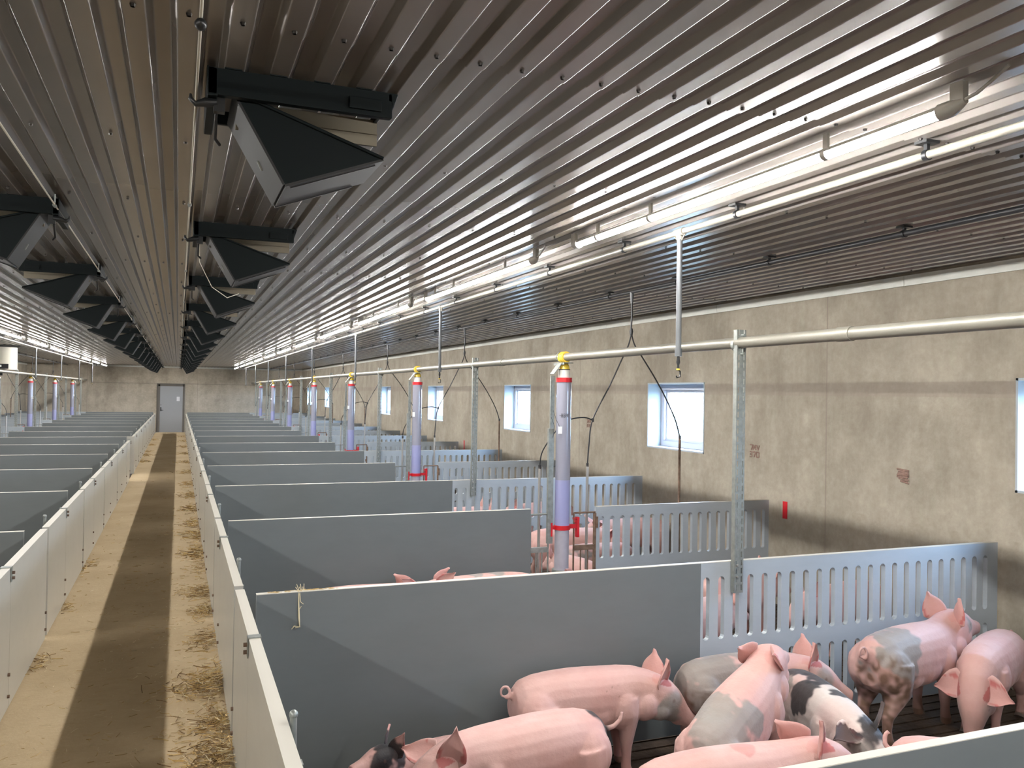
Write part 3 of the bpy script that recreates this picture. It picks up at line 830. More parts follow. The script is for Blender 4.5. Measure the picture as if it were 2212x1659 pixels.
# ================================================================== CEILING INLETS AND ROPES
def make_inlet():
    r = empty('ceiling_inlet')       # origin: rope-side near corner on the ceiling; x away from the alley
    m = MB()
    z0 = -.085
    m.box(.0, .60, 0, .03, z0, 0); m.box(.0, .60, .43, .45, -.05, 0); m.box(0, .03, 0, .45, -.09, 0); m.box(.585, .60, 0, .45, -.03, 0)
    for i in range(4): m.box(.05+i*.141, .05+i*.141+.055, -.006, .03, -.0, .02)
    m.box(.45, .56, -.012, 0, -.07, -.03)
    m.add([(.60, 0, 0), (.62, 0, -.0), (.60, 0, -.06), (.60, .03, 0), (.62, .03, -.0), (.60, .03, -.06)], [(0, 1, 2), (5, 4, 3), (1, 4, 5, 2)])
    m.build('inlet_frame', M['inlet'], r, bevel=.003)
    m = MB(); m.box(.10, .60, .245, .26, -.115, -.02); m.box(.09, .60, .235, .245, -.075, -.07)
    m.build('inlet_core', M['beige'], r)
    # wedge flap: triangular cheeks, open inside
    A = (.085, -.055); B = (.580, -.215); C = (.250, -.340)
    y0, y1 = .045, .385
    t = .012
    f = MB()
    f.add([(A[0], y0, A[1]), (C[0], y0, C[1]), (B[0], y0, B[1]), (A[0], y0+t, A[1]), (C[0], y0+t, C[1]), (B[0], y0+t, B[1])],
          [(0, 1, 2), (5, 4, 3), (0, 2, 5, 3), (0, 3, 4, 1), (1, 4, 5, 2)])
    f.build('flap_cheek', M['inlet'], r); f = MB()
    f.add([(A[0], y1-t, A[1]), (C[0], y1-t, C[1]), (B[0], y1-t, B[1]), (A[0], y1, A[1]), (C[0], y1, C[1]), (B[0], y1, B[1])],
          [(0, 1, 2), (5, 4, 3), (0, 2, 5, 3), (0, 3, 4, 1), (1, 4, 5, 2)])
    f.build('flap_cheek', M['inlet'], r)
    f = MB(); f.tube([(A[0], y0-.004, A[1]), (B[0], y0-.004, B[1])], .006, 6); f.build('rim', M['inlet'], r)
    m = MB()
    def slab(P0, P1, ya, yb, off):
        d = Vector((P1[0]-P0[0], 0, P1[1]-P0[1])).normalized(); n = Vector((d.z, 0, -d.x))*off
        v = [Vector((P0[0], ya, P0[1])), Vector((P1[0], ya, P1[1])), Vector((P1[0], yb, P1[1])), Vector((P0[0], yb, P0[1]))]
        m.add([p for p in v]+[p+n for p in v], [(0, 1, 2, 3), (7, 6, 5, 4), (0, 4, 5, 1), (1, 5, 6, 2), (2, 6, 7, 3), (3, 7, 4, 0)])
    slab(A, C, y0, y1, .008); slab(C, B, y0, y1, .008)
    fs = m.build('flap', M['inletlip'], r)
    m = MB()
    def along(P0, P1, s_, e_, y_, off, rr=.006):
        a = Vector((P0[0]+(P1[0]-P0[0])*s_, y_, P0[1]+(P1[1]-P0[1])*s_-off)); b = Vector((P0[0]+(P1[0]-P0[0])*e_, y_, P0[1]+(P1[1]-P0[1])*e_-off)); m.tube([a, b], rr, 6)
    along(C, B, .06, .93, y0+.03, .008); m.build('seal_strip', M['black'], fs)
    m = MB(); along(C, B, .0, .86, y1-.01, .008); m.build('seal_strip', M['black'], fs)
    m = MB(); a = .5; p = Vector((A[0]+(C[0]-A[0])*.56, (y0+y1)/2, A[1]+(C[1]-A[1])*.56-.012)); q = Vector((A[0]+(C[0]-A[0])*.66, (y0+y1)/2+.012, A[1]+(C[1]-A[1])*.66-.012))
    m.tube([p, q], .008, 8); m.build('latch_slot', M['galv'], fs)
    m = MB(); m.tube([(.03, .035, -.10), (-.005, .035, -.105), (-.035, .03, -.115), (-.05, .03, -.10), (-.05, .03, -.085)], [.012, .016, .010, .008, .004], 8)
    m.tube([(.035, .05, -.05), (.03, .08, -.13), (.03, .14, -.19), (.045, .17, -.20)], .006, 6)
    m.box(.02, .055, .03, .06, -.13, -.02)
    m.build('rope_hook', M['black'], r)
    return r
i0 = make_inlet(); i0['category'] = 'air inlet'; first = True
for side in ('right', 'left'):
    for i in range(15):
        o = i0 if first else dup(i0); first = False
        if side == 'left': o.scale = (-1, 1, 1)
        y = 2.83+2.645*i if side == 'right' else 2.52+2.645*i
        o.location = ((.068) if side == 'right' else -.628, y, ZC)
        n = i
        if side == 'left' and i == 0:
            o['label'] = 'black hanging air inlet of the left ceiling row outside the frame'
        else:
            o['label'] = 'black hanging air inlet with open flap in the %s ceiling row, %s from the camera' % (side, ORD[n])
        o['group'] = 'ceiling air inlets on the '+side
for side, x in (('right', .036), ('left', -.632)):
    m = MB()
    pts = [(x, YF+.1, 2.975)]+[(x, y, 2.972) for y in range(0, 41, 5)]+[(x, 41.2, 2.975)]
    m.tube(pts, .0045, 6)
    r = empty('pull_rope', (0, 0, 0)); m.build('rope', M['rope'], r)
    for i in range(15):
        y = (2.05 if side == 'right' else 2.40)+2.645*i
        if side == 'right' and i == 0:
            mm = MB(); mm.ball((x, 2.33, 2.955), .016, 0, 10, 8, (1, 1.3, 1)); mm.tube([(x, 2.33, 2.955), (x, 2.33, ZC)], .004, 6); mm.build('rope_guide', M['black'], r); continue
        mm = MB(); mm.tube([(x, y-.02, 2.968), (x, y+.02, 2.968)], .010, 8); mm.tube([(x, y, 2.97), (x, y, ZC)], .004, 6)
        mm.build('rope_guide', M['galv'], r)
    tag(r, 'pale pull rope running under the ceiling on the %s edge of the centre strip' % side, 'rope')
m = MB(); m.tube([(.11, 5.9, 3.0), (.12, 6.3, 2.90), (.22, 6.75, 2.78), (.35, 7.1, 2.74), (.45, 7.3, 2.80)], .003, 6)
tag(m.build('loose_cord', M['rope']), 'thin loose cord looping down from the second air inlet on the right', 'cord')

# extraction fan under the left ceiling
r = empty('exhaust_fan', (-4.15, 24.4, 0)); tag(r, 'pale round exhaust duct with a black motor box hanging over the left pens', 'fan')
m = MB(); m.tube([(0, 0, ZC), (0, 0, 2.44), (0, 0, 2.415)], [.33, .33, .37], 32); m.build('duct', M['fan'], r)
m = MB(); m.tube([(0, 0, ZC), (0, 0, 2.985)], [.40, .35], 32); m.build('flange', M['darkpipe'], r)
m = MB(); m.box(-.24, .20, -.385, -.33, 2.44, 2.56); m.box(-.01, .05, -.39, -.385, 2.48, 2.53, 1); m.build('motor_box', [M['black'], M['paper']], r)
m = MB(); m.tube([(-.02, 0, 2.415), (-.02, 0, 2.37), (-.02, 0, 2.33), (-.02, 0, 2.27)], [.09, .05, .035, .035], 14); m.build('hanger', M['black'], r)

# ================================================================== WALL MARKS
m = MB(); m.box(XW-.004, XW, 6.635, 6.70, .815, .985)
tag(m.build('red_marker', M['red']), 'small red marker strip stuck on the right wall above the nearest pens', 'marker')
m = MB(); m.box(XW-.004, XW, 16.60, 16.67, .80, 1.02)
tag(m.build('red_marker', M['red']), 'small distant red marker strip on the right wall behind the slotted panels', 'marker')
def wall_marks(y, z, rows, s_):
    """faded stencilled scribbles on the right wall: list of strokes per row, mirrored along y for a viewer facing +x"""
    m = MB()
    for st in rows:
        for (a, b), (c, d) in zip(st[:-1], st[1:]):
            p = Vector((XW-.002, y-a*s_, z+b*s_)); q = Vector((XW-.002, y-c*s_, z+d*s_))
            m.tube([p, q], .007, 4, caps=False)
    o = m.build('wall_stencil', M['stencil'], None); return o
R1 = [[(0, 1), (.8, 1), (.4, 0)], [(.9, 0), (1, 1), (1.3, .3), (1.7, 1), (1.8, 0)], [(2.0, 1), (2.5, 0), (2.9, 1)], [(0, -.4), (.6, -.4), (.6, -.9), (.1, -.9), (.6, -.9), (.6, -1.4), (0, -1.4)],
      [(.9, -.4), (1.7, -.4), (1.3, -1.4)], [(2.0, -.4), (2.8, -.4), (2.8, -1.4), (2.0, -1.4), (2.0, -.4)]]
tag(wall_marks(7.22, 1.46, R1, .052), 'faded pink stencilled characters on the right wall beside the post', 'wall marking')
R2 = [[(0, 0), (2.8, .1), (.2, .3), (2.7, .5), (.3, .7), (2.8, .9), (0, 1.1)], [(0, -.3), (2.7, -.2), (.4, -.6), (2.8, -.8), (.8, -1.1), (2.8, -1.4)], [(1, 1), (1.2, -.8)], [(2, 1.1), (2.3, -1.3)]]
tag(wall_marks(5.29, 1.38, R2, .045), 'faded square pink stencil smudge on the right wall near the edge of the frame', 'wall marking')
tag(wall_marks(11.0, 1.60, R1, .045), 'faded stencilled characters on the right wall above the third pens', 'wall marking')

# ================================================================== STRAW
def blade(m, p, L, az, tilt, r, mi=0, bend=.15):
    d = Vector((math.cos(az)*math.cos(tilt), math.sin(az)*math.cos(tilt), math.sin(tilt)))
    b = Vector((-math.sin(az), math.cos(az), 0))*bend*L*random.uniform(-1, 1)
    p = Vector(p); m.tube([p, p+d*L*.5+b, p+d*L], r, 3, mi, smooth=False)
rnd = random.Random(3)
clumps = []
for y, w, n in ((2.75, .22, 900), (3.3, .24, 1100), (3.75, .2, 900), (4.3, .15, 420), (4.75, .12, 300), (5.4, .16, 520), (6.4, .10, 160), (7.2, .10, 200), (7.9, .12, 240), (8.9, .07, 60),
                (9.8, .11, 220), (11.0, .10, 160), (12.0, .1, 120), (13.4, .12, 160), (15.2, .12, 120), (17, .12, 110), (19.5, .14, 110), (22, .14, 100), (25, .15, 90), (28, .15, 80), (31, .15, 70), (34, .15, 70), (1.9, .22, 500)):
    clumps.append((XR0, -1, y, w, n))
for y, w, n in ((22.5, .14, 110), (24.5, .14, 100), (26, .1, 60), (29, .12, 60), (32, .12, 60), (6.2, .06, 60), (7.7, .05, 40), (9.4, .04, 30)):
    clumps.append((XL0, 1, y, w, n))
sc1 = MB(); sc2 = MB(); sc3 = MB()
for x0, dr_, y, w, n in clumps:
    for i in range(n):
        u = abs(rnd.gauss(0, w*.8)); yy = y+rnd.gauss(0, .13 if y < 8 else .22)
        if u > .55: continue
        h = max(0, .085*math.exp(-(u/(w*.8))**2)*min(1, n/500))*rnd.random()
        t = sc1 if rnd.random() < .5 else (sc3 if rnd.random() < .6 else sc2)
        random.seed(i*7+int(y*10))
        blade(t, (x0+dr_*(u+.01), yy, ZA+.003+h), rnd.uniform(.02, .085 if y < 9 else .12), rnd.uniform(0, 6.28), rnd.uniform(-.05, .28), rnd.choice((.0014, .0018, .0026)) if y < 9 else .003)
for i in range(1300):      # thinly scattered bits
    yy = 2.0+abs(rnd.gauss(0, 1))*6
    if yy > 35: continue
    x = XL0+.02+(XR0-XL0-.04)*(1-abs(rnd.gauss(0, .38)) if rnd.random() < .7 else rnd.random())
    if not XL0+.02 < x < XR0-.02: continue
    t = sc1 if rnd.random() < .5 else sc2
    blade(t, (x, yy, ZA+.003), rnd.uniform(.01, .06), rnd.uniform(0, 6.28), rnd.uniform(0, .06), rnd.choice((.001, .0015)) if yy < 8 else .002)
st = MB()
for q_, s_ in enumerate((sc1, sc2, sc3)):
    o_ = len(st.v); st.v += s_.v; st.f += [[i+o_ for i in f] for f in s_.f]; st.m += [q_]*len(s_.f); st.sm += s_.sm
tag(st.build('straw_litter', [M['straw'], M['straw2'], M['straw3']]), 'loose golden straw and chaff swept along the foot of the alley boards', 'straw', kind='stuff')
# flakes heaped into the piles
random.seed(11)
# a tuft hanging over the nearest divider
m = MB(); yf = yk(1)-TH/2-.006
def S(pts, r): m.tube([(a, yf+c, b) for a, b, c in pts], r, 5)
S([(.582, ZT+.004, .01), (.581, .93, -.001), (.584, .86, 0), (.588, .815, 0), (.560, .822, -.003), (.548, .808, -.004)], [.003, .003, .0045, .004, .0025, .0015])
S([(.586, ZT, .008), (.590, .94, 0), (.604, .928, -.002)], .0018); S([(.587, .815, 0), (.566, .812, -.002)], .0025); S([(.586, .905, 0), (.594, .918, 0)], .0018)
for a in range(9): S([(.575+.004*a, ZT+.004, .01), (.56+.006*a, ZT+.008+.014*((a*7) % 3), .012+.004*(a % 3))], .0016)
tag(m.build('straw_tuft', M['straw2']), 'tuft of straw hanging over the top of the nearest right pen divider', 'straw')
m = MB()
for a in range(40):
    random.seed(a); x = .42+rnd.random()*.35; blade(m, (x, yk(1)+rnd.uniform(-.012, .012), ZT+.002), rnd.uniform(.01, .03), rnd.uniform(-.3, .3), .05, .0013)
tag(m.build('straw_crumbs', M['straw']), 'crumbs of straw lying on top of the nearest right pen divider', 'straw', kind='stuff')

# ================================================================== PIGS
pm = bpy.data.materials.new('pig skin'); pm.use_nodes = True; nt = pm.node_tree; b = nt.nodes['Principled BSDF']
ca = nt.nodes.new('ShaderNodeVertexColor'); ca.layer_name = 'coat'
V = nt.nodes.new('ShaderNodeTexCoord').outputs['Object']
f_ = ramp(nt, noisen(nt, V, 7, 5, .65), .35, .7)
dk = nt.nodes.new('ShaderNodeMix'); dk.data_type = 'RGBA'; dk.blend_type = 'MULTIPLY'; dk.inputs[7].default_value = (.86, .74, .70, 1)
nt.links.new(mathn(nt, 'MULTIPLY', f_, .55), dk.inputs[0]); nt.links.new(ca.outputs[0], dk.inputs[6])
nt.links.new(dk.outputs[2], b.inputs['Base Color'])
b.inputs['Roughness'].default_value = .6; b.inputs['Specular IOR Level'].default_value = .35
b.inputs['Sheen Weight'].default_value = .12; b.inputs['Sheen Roughness'].default_value = .4
bp = nt.nodes.new('ShaderNodeBump'); bp.inputs['Strength'].default_value = .35; bp.inputs['Distance'].default_value = .006
nt.links.new(noisen(nt, V, 38, 5, .65), bp.inputs['Height']); nt.links.new(bp.outputs[0], b.inputs['Normal'])
M['pig'] = pm
PINK = Vector((.54, .345, .31)); DPINK = Vector((.52, .25, .225)); EARP = Vector((.42, .105, .10)); GREY = Vector((.26, .235, .215)); BLACK = Vector((.022, .020, .022)); MUCK = Vector((.13, .075, .045))

def smooth(a, b, x):
    t = max(0, min(1, (x-a)/(b-a))); return t*t*(3-2*t)

def make_pig(label, loc, heading, size=1.0, head_yaw=0., head_pitch=0., body_pitch=0., body_yaw=0., ear=('up', 'up'), tail='curl', patches=(),
             voxel=.008, front_step=0., hind_step=0., muck=.0, group=None, face_dark=0., front_len=1.0, ear_dark=(0, 0), tail_dark=0., coat_base=None):
    """x forward, z up, origin on the ground under the trunk."""
    piv = Vector((.20, 0, .45)); hip = Vector((-.34, 0, .42))
    def warp(p):
        p = Vector(p)
        # head and neck
        w = smooth(.14, .46, p.x)*(1 if p.z > .24 or p.x > .42 else 0)
        q = p-piv
        q = Matrix.Rotation(head_yaw*w, 3, 'Z') @ (Matrix.Rotation(-head_pitch*w, 3, 'Y') @ q)
        p = q+piv
        if body_yaw:
            w2 = smooth(-.30, .25, p.x); q = p-Vector((-.1, 0, .4)); q = Matrix.Rotation(body_yaw*w2, 3, 'Z') @ q; p = q+Vector((-.1, 0, .4))
        return p
    def post(p):
        if body_pitch:
            w2 = smooth(-.45, -.1, p.x)
            q = p-hip; q = Matrix.Rotation(-body_pitch*w2, 3, 'Y') @ q; p = q+hip
        return p
    m = MB()
    def W_(pts): return [post(warp(p)) for p in pts]
    # trunk + neck + head : (x, z, half width, half height)
    sp = [(-.475, .425, .03, .05), (-.465, .425, .075, .10), (-.42, .425, .115, .140), (-.34, .428, .140, .158), (-.24, .432, .148, .165), (-.12, .430, .152, .172), (0, .425, .152, .174),
          (.10, .425, .146, .170), (.19, .430, .136, .162), (.27, .440, .120, .150), (.34, .448, .106, .136), (.40, .452, .106, .128), (.46, .448, .102, .118), (.51, .432, .088, .100),
          (.555, .410, .070, .080), (.60, .388, .055, .060), (.645, .368, .047, .049), (.680, .353, .042, .042), (.690, .350, .040, .040)]
    pts = [(a, 0, z) for a, z, _, _ in sp]
    # sections oriented with the warped path
    P_ = W_(pts); n = 20
    V_ = []
    k = len(P_)
    for i in range(k):
        T = (P_[min(k-1, i+1)]-P_[max(0, i-1)]).normalized()
        side = T.cross(Vector((0, 0, 1))).normalized(); up = side.cross(T).normalized()
        rw, rh = sp[i][2], sp[i][3]
        for j in range(n):
            a = 2*math.pi*j/n; ca_, sa_ = math.cos(a), math.sin(a)
            e = .88
            V_.append(P_[i]+side*rw*math.copysign(abs(ca_)**e, ca_)+up*rh*(math.copysign(abs(sa_)**e, sa_)*(1.0 if sa_ > 0 else 1.06)))
    Fc = [(i*n+j, i*n+(j+1) % n, (i+1)*n+(j+1) % n, (i+1)*n+j) for i in range(k-1) for j in range(n)]
    Fc += [tuple(reversed(range(n))), tuple(range((k-1)*n, k*n))]
    m.add(V_, Fc)
    # jowls, cheeks, brow
    def ball(c, r, sc=(1, 1, 1)):
        c = post(warp(c)); m.ball(c, r, 0, 14, 10, sc)
    for s_ in (-1, 1):
        ball((.44, s_*.055, .40), .062, (1.2, .9, 1)); ball((.455, s_*.050, .485), .045, (1, .9, .9))
        ball((.33, s_*.06, .40), .085, (1.2, .9, 1.1))
    ball((.60, 0, .345), .035, (1.5, 1.1, .7))
    ball((.675, 0, .352), .042, (.42, 1.0, 1.0))
    for s_ in (-1, 1):
        ball((-.345, s_*.075, .40), .125, (1.02, .82, 1.12)); ball((-.27, s_*.095, .335), .075, (1.0, .65, 1.0))
        ball((.165, s_*.078, .385), .110, (.92, .78, 1.18)); ball((.0, s_*.055, .37), .115, (1.5, .85, .95)); ball((-.15, s_*.05, .345), .10, (1.3, .9, .9))
    ball((-.27, 0, .50), .105, (1.6, 1.0, .85)); ball((.20, 0, .50), .095, (1.5, .9, .85))
    # legs
    feet = []
    for s_ in (-1, 1):
        st_ = front_step*s_
        fl = front_len
        y = s_*.082
        hipf = Vector((.19, y*.9, .40))
        if abs(body_yaw) > 1e-6: pass
        chain = [(.185, y*.85, .43, .088), (.20, y, .345, .078), (.21+st_*.3, y*1.05, .255, .050), (.205+st_*.6, y*1.05, .165, .034), (.21+st_*.8, y*1.05, .10, .027), (.212+st_, y*1.05, .05, .030), (.228+st_, y*1.05, .0, .034)]
        pp = []
        for q in chain:
            w = q[2]
            zz = .43-(.43-q[2])*fl
            pp.append(post(warp((q[0], q[1], zz))))
        m.tube(pp, [q[3] for q in chain], 12); feet.append((pp[-1], pp[-2]))
        st2 = hind_step*s_
        y = s_*.085
        chain = [(-.33, y*.8, .44, .118), (-.335, y*.95, .36, .108), (-.318+st2*.3, y*1.1, .275, .080), (-.352+st2*.6, y*1.1, .205, .046), (-.385+st2*.8, y*1.1, .155, .033), (-.378+st2, y*1.1, .09, .026), (-.372+st2, y*1.1, .045, .029), (-.352+st2, y*1.1, .0, .034)]
        pp = [warp(q[:3]) for q in chain]
        m.tube(pp, [q[3] for q in chain], 12); feet.append((pp[-1], pp[-2]))
    # ears: cupped leaves with thickness
    ears = []; em = MB()
    for s_, mode in ((1, ear[0]), (-1, ear[1])):
        if not mode: continue
        base = Vector((.405, s_*.066, .530))
        dirs = {'up': Vector((.10, s_*.35, 1)), 'back': Vector((-.65, s_*.35, .75)), 'fwd': Vector((.75, s_*.5, .42)), 'side': Vector((.25, s_*1.0, .12)), 'flop': Vector((.6, s_*.75, -.12))}
        d = dirs[mode].normalized(); face = Vector((1, s_*.9, 0)).normalized() if mode in ('up', 'back') else Vector((.35, s_*.1, 1)).normalized() if mode != 'fwd' else Vector((.4, s_*.4, -1)).normalized()
        face = (face-d*face.dot(d)).normalized(); sd = d.cross(face)
        Lr = .185; L_ = 9; K = 7; th = .007
        V2 = []
        for i in range(L_+1):
            t = i/L_; wd = .064*math.sin(math.pi*min(1, (.30+.70*t)))**.75*(1.05 if t < .7 else 1)*(1-t**5)+.004
            if t < .15: wd = .034+.016*t/.15
            for j in range(K):
                u = -1+2*j/(K-1)
                cup = (u*u-.6)*.020*(1-t*.4)
                bend = -.028*t*t
                V2.append(base+d*(Lr*t-.02)+sd*(wd*u)+face*(cup+bend))
        V3 = [p-face*th*(.6+.4*(1-abs(-1+2*(q % K)/(K-1)))) for q, p in enumerate(V2)]
        nb = len(V2); Fq = []
        for i in range(L_):
            for j in range(K-1):
                a = i*K+j; Fq.append((a, a+1, a+K+1, a+K)); Fq.append((nb+a+K, nb+a+K+1, nb+a+1, nb+a))
        for i in range(L_):
            a = i*K; Fq.append((a, a+K, nb+a+K, nb+a)); a = i*K+K-1; Fq.append((a+K, a, nb+a, nb+a+K))
        for j in range(K-1):
            Fq.append((j+1, j, nb+j, nb+j+1)); a = L_*K+j; Fq.append((a, a+1, nb+a+1, nb+a))
        em.add([post(warp(p)) for p in V2+V3], Fq, 0, True)
        ears.append((post(warp(base)), post(warp(base+d*Lr)), post(warp(base+d*Lr*.5+face*.02)), s_))
    # tail
    tp = []
    b0 = Vector((-.455, 0, .475))
    if tail == 'curl':
        tp = [b0, b0+Vector((-.03, 0, .01))]
        for i in range(15):
            a = -math.pi*.5+i*.50; tp.append(b0+Vector((-.05+.030*math.cos(a)*.8-.01, .002*i-.015, .040+.030*math.sin(a))))
        rr = [.020, .015]+[.0115-.0003*i for i in range(15)]
    elif tail == 'up':
        tp = [b0, b0+Vector((-.03, 0, .015)), b0+Vector((-.05, .0, .04)), b0+Vector((-.052, .01, .08)), b0+Vector((-.04, .02, .105)), b0+Vector((-.03, .02, .09))]; rr = [.022, .016, .014, .013, .011, .009]
    elif tail == 'out':
        tp = [b0, b0+Vector((-.05, 0, -.01)), b0+Vector((-.09, .01, -.0)), b0+Vector((-.12, .02, .03)), b0+Vector((-.13, .02, .07))]; rr = [.022, .016, .013, .012, .009]
    if tp: m.tube([post(warp(p)) for p in tp], rr, 8)
    me = m.mesh('pigraw', M['pig'])
    o = bpy.data.objects.new('pigraw', me); COL.objects.link(o)
    md = o.modifiers.new('r', 'REMESH'); md.mode = 'VOXEL'; md.voxel_size = voxel
    sm = o.modifiers.new('s', 'SMOOTH'); sm.factor = .5; sm.iterations = 5 if voxel < .01 else 3
    dg = bpy.context.evaluated_depsgraph_get()
    me2 = bpy.data.meshes.new_from_object(o.evaluated_get(dg)); bpy.data.objects.remove(o); bpy.data.meshes.remove(me)
    if em.v:
        bm = bmesh.new(); bm.from_mesh(me2); em_ = em.mesh('earraw', M['pig']); bm2 = bmesh.new(); bm2.from_mesh(em_)
        bmesh.ops.subdivide_edges(bm2, edges=bm2.edges, cuts=1, use_grid_fill=True, smooth=.6)
        t_ = bpy.data.meshes.new('t'); bm2.to_mesh(t_); bm.from_mesh(t_); bm2.free(); bm.to_mesh(me2); bm.free()
        bpy.data.meshes.remove(em_); bpy.data.meshes.remove(t_)
    me2.materials.clear(); me2.materials.append(M['pig'])
    me2.polygons.foreach_set('use_smooth', [True]*len(me2.polygons))
    # coat colours
    eyes = [post(warp((.490, s_*.078, .472))) for s_ in (-1, 1)]
    nose = post(warp((.692, 0, .350))); nose_b = post(warp((.60, 0, .39)))
    nd = (nose-nose_b).normalized()
    nost = [nose+nd*.0+post(warp((.69, s_*.014, .352)))-post(warp((.69, 0, .350))) for s_ in (-1, 1)]
    hd = post(warp((.47, 0, .44)))
    col = me2.color_attributes.new('coat', 'FLOAT_COLOR', 'POINT')
    buf = []
    pt = []
    for (c, r, cc) in patches:
        pt.append((post(warp(c)), r, {'g': GREY, 'b': BLACK, 'm': MUCK, 'p': DPINK}[cc]))
    sd = random.random()*50
    for v in me2.vertices:
        p = v.co
        c = (coat_base or PINK).copy()
        nz = noise.noise((p*9)+Vector((sd, 0, 0)))
        nz2 = noise.noise((p*26)+Vector((sd, 3, 0)))
        n3 = noise.noise((p*4)+Vector((sd, 7, 1)))
        c = c.lerp(DPINK, max(0, min(1, .22+n3*.9+nz*.25))*.5)
        # legs and snout pinker
        c = c.lerp(DPINK, .35*smooth(.26, .05, p.z))
        d = (p-nose).length; c = c.lerp(DPINK, .7*smooth(.07, .01, d))
        for (a, b_, mid, s_) in ears:
            ab = b_-a; t = max(0, min(1, (p-a).dot(ab)/ab.length_squared)); dd = (p-(a+ab*t)).length
            if dd < .066 and t > .08:
                inner = (p-(a+ab*t)).dot(mid-(a+ab*.5)) > -.0001
                c = c.lerp(EARP if inner else DPINK, .85 if inner else .45)
                if ear_dark[0 if s_ > 0 else 1]: c = c.lerp(BLACK, ear_dark[0 if s_ > 0 else 1])
        for (q, r, cc) in pt:
            dd = (p-q).length/r + nz*.55+nz2*.28
            c = c.lerp(cc, smooth(1.10, .86, dd)*(.95 if cc is not MUCK else max(0, min(.92, .62+nz2*1.1+nz*.5))))
        if face_dark:
            for e in eyes:
                c = c.lerp(GREY, face_dark*smooth(.085, .045, (p-e).length+nz*.02))
        if muck:
            k_ = smooth(.30, .02, p.z+nz*.15)*muck; c = c.lerp(MUCK, max(0, min(.9, k_)))
        if tail_dark and p.x < -.42 and abs(p.y) < .06 and p.z > .36: c = c.lerp(BLACK, tail_dark*smooth(.09, .04, (p-Vector((-.46, 0, .46))).length+nz*.02))
        if p.z < .035: c = c.lerp(MUCK, .7)
        for q in nost: c = c.lerp(BLACK, .9*smooth(.010, .005, (p-q).length))
        for e in eyes: c = c.lerp(Vector((.12, .06, .05)), .8*smooth(.020, .011, (p-e).length))
        buf += [c.x, c.y, c.z, 1]
    col.data.foreach_set('color', buf)
    root = empty('pig', loc, heading)
    root.scale = (size,)*3
    bo = bpy.data.objects.new('body', me2); COL.objects.link(bo); bo.parent = root
    for e, s_ in zip(eyes, (-1, 1)):
        mm = MB(); mm.ball((0, 0, 0), .0115, 0, 10, 8); eo = mm.build('eye', M['eye'], root); eo.location = e*1.0 + (e-hd).normalized()*(-.002)
    for f1, f0 in feet:
        d = (f1-f0).normalized(); mm = MB()
        mm.tube([f1-d*.018, f1+Vector((.006, 0, -.0))+d*.004], [.030, .036], 12)
        mm.build('hoof', M['hoof'], root)
    tag(root, label, 'pig', group)
    return root
D = math.radians
_r = random.Random(5); RD = [(_r.random(), _r.random(), _r.random()) for _ in range(20)]
Z0 = ZP
make_pig('pink pig side-on by the nearest divider, facing right, grey patch round its eye', (2.11, 4.08, Z0), D(-2), .95, head_yaw=D(-8), head_pitch=D(-14), ear=('up', 'up'), tail='curl', face_dark=.9,
         patches=[((.47, -.06, .40), .085, 'g')]+[((.04+.24*RD[i][0], -.13, .38+.18*RD[i][1]), .004+.008*RD[i][2], 'm') for i in range(20)], voxel=.0075, front_step=.02, hind_step=-.04)
make_pig('grey rumped pig facing right with pricked red ears, before the slotted panel', (3.12, 4.04, Z0), D(-4), .93, head_yaw=D(-18), head_pitch=D(-4), ear=('up', 'up'), tail='', face_dark=.8,
         patches=[((-.30, -.08, .50), .22, 'g'), ((-.05, -.02, .60), .10, 'g'), ((.12, -.05, .58), .05, 'g'), ((-.38, -.12, .33), .12, 'm')], voxel=.0075, muck=.3)
make_pig('pink pig with grey rump seen from behind, shoulders raised over its neighbours', (2.60, 3.42, Z0), D(29), .95, head_yaw=D(4), head_pitch=D(4), body_pitch=D(15), ear=('back', 'back'), tail='',
         patches=[((-.34, -.06, .52), .16, 'g'), ((-.20, .04, .56), .12, 'g'), ((-.1, -.13, .50), .09, 'g'), ((-.42, .0, .36), .05, 'p')], voxel=.0075)
make_pig('black and white spotted pig facing the camera, head down, dark ears', (3.25, 3.56, Z0), D(-104), .86, head_yaw=D(8), head_pitch=D(-14), ear=('up', 'side'), tail='', ear_dark=(.9, .85), face_dark=1,
         coat_base=Vector((.55, .50, .46)), patches=[((-.36, .02, .55), .17, 'b'), ((-.12, .06, .58), .11, 'b'), ((-.06, -.12, .52), .12, 'b'), ((.12, .05, .56), .08, 'b'), ((.44, .0, .52), .11, 'b'), ((.50, .04, .44), .09, 'b'), ((-.22, -.1, .5), .08, 'g')], voxel=.0075, muck=.3)
make_pig('muddy pig with grey rump and tight curled tail beside the slotted panel', (4.34, 3.98, Z0), D(13), 1.06, head_yaw=D(-2), head_pitch=D(16), ear=('up', 'up'), tail='curl',
         patches=[((-.30, -.06, .50), .17, 'g'), ((-.40, -.06, .36), .15, 'm'), ((-.36, -.12, .22), .13, 'm'), ((-.36, .1, .18), .13, 'm'), ((.48, -.06, .46), .05, 'g')], voxel=.0075, muck=.8, hind_step=.04, tail_dark=.3)
make_pig('pink pig at the right edge lowering its head, ears spread sideways', (4.80, 3.80, Z0), D(204), .94, head_yaw=D(2), head_pitch=D(-50), ear=('side', 'side'), tail='curl', face_dark=.35, voxel=.0075, muck=.35)
make_pig('big pink pig in front facing left, dark patch at its tail root', (1.44, 3.50, Z0), D(187), .98, head_yaw=D(18), head_pitch=D(-4), ear=('up', 'side'), tail='out',
         patches=[((-.44, .0, .50), .085, 'b'), ((-.40, .05, .44), .05, 'g')], voxel=.0075, tail_dark=.8)
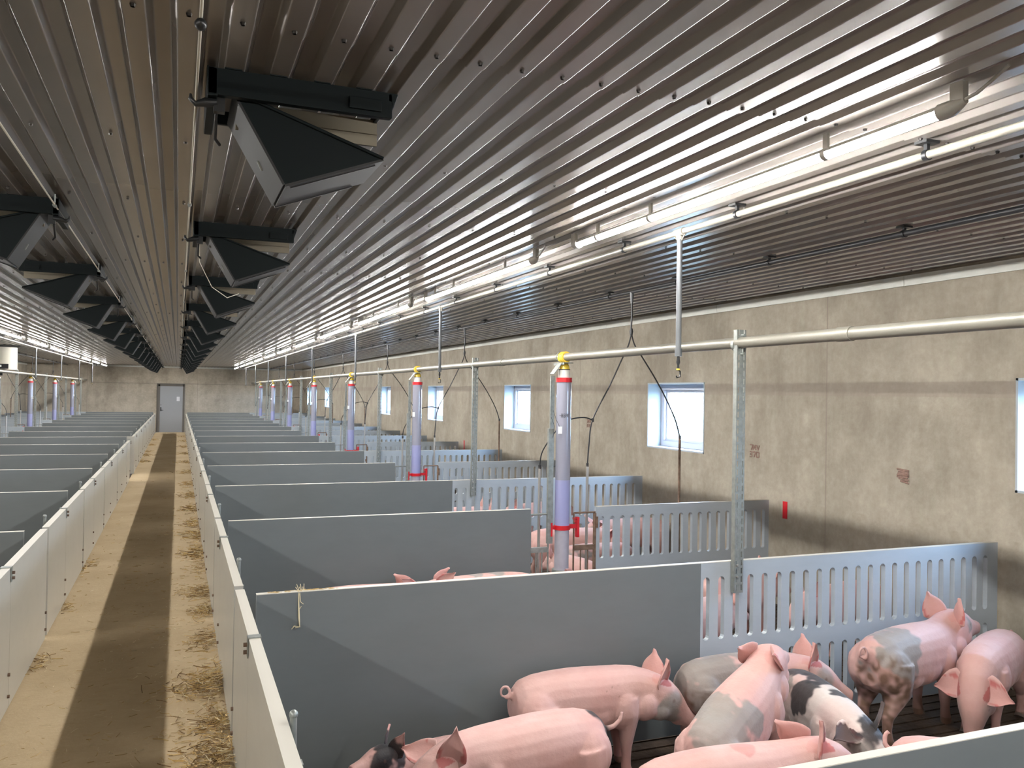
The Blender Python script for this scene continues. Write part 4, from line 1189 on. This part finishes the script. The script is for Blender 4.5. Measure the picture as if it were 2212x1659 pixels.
make_pig('black headed pig half hidden behind the big pink pig, pink ears raised', (1.17, 3.88, Z0), D(186), .64, head_yaw=D(14), head_pitch=D(22), ear=('up', 'up'), tail='',
         patches=[((.42, .0, .52), .14, 'b'), ((.49, .05, .46), .10, 'b')], voxel=.0075)
make_pig('pale pink pig at the bottom edge showing its back and one large red ear', (2.20, 2.93, Z0), D(-2), .97, head_yaw=D(-6), head_pitch=D(6), ear=('back', 'up'), tail='', voxel=.0075,
         patches=[((.05, -.02, .60), .05, 'p')])
make_pig('small pink pig between the others with two dark red ears raised', (2.71, 3.15, Z0), D(176), .64, head_yaw=D(20), head_pitch=D(8), ear=('up', 'up'), tail='', voxel=.0075, patches=[])
make_pig('pink pig low at the right of the front pen, only rump and looped tail showing', (3.36, 2.64, Z0), D(-52), .87, tail='up', voxel=.0075, ear=('up', 'up'))
# second pen
make_pig('pink pig with curled tail behind the nearest divider, seen through the feeder gap', (4.02, 8.3, Z0), D(-6), 1.0, ear=('fwd', 'fwd'), voxel=.012, muck=.5)
make_pig('pale grey rumped pig beyond the first feeder, facing right', (4.0, 7.72, Z0), D(8), .88, tail='curl', voxel=.012, patches=[((-.3, 0, .4), .2, 'g')])
make_pig('pink pig with a dark face behind the feeder gap, facing left', (5.02, 8.75, Z0), D(176), 1.0, ear=('fwd', 'fwd'), voxel=.012, face_dark=1, patches=[((.48, 0, .42), .10, 'b')])
make_pig('white pink pig seen from behind in the second pen by the feeder', (3.62, 7.35, Z0), D(100), .80, tail='curl', voxel=.012)
make_pig('pink pig nose to the feeder in the second pen', (3.02, 6.15, Z0), D(60), .90, voxel=.012, ear=('back', 'back'))
make_pig('grey spotted pig whose back just shows above the nearest divider', (2.35, 6.42, Z0), D(178), .98, voxel=.012, patches=[((-.1, 0, .6), .08, 'g'), ((.1, 0, .6), .07, 'g')], ear=('back', 'back'))
make_pig('pink pig whose spine just shows above the nearest divider beside the alley', (1.35, 6.40, Z0), D(4), .95, voxel=.012, ear=('back', 'back'))
make_pig('pink pig lying close behind the slotted panel of the second pen', (4.45, 5.9, Z0), D(12), .95, voxel=.012)
make_pig('pink pig standing behind the slotted panel near the right wall', (5.0, 5.3, Z0), D(-170), .95, voxel=.012)
make_pig('dark patched pig behind the slotted panel beside the post', (3.55, 5.2, Z0), D(20), .95, voxel=.012, patches=[((-.3, 0, .45), .2, 'b')])
make_pig('pink pig seen through the slots of the third pen', (3.4, 10.2, Z0), D(15), 1.0, voxel=.014)
make_pig('pale pig at the far side of the third pen', (4.6, 10.4, Z0), D(185), 1.0, voxel=.014)
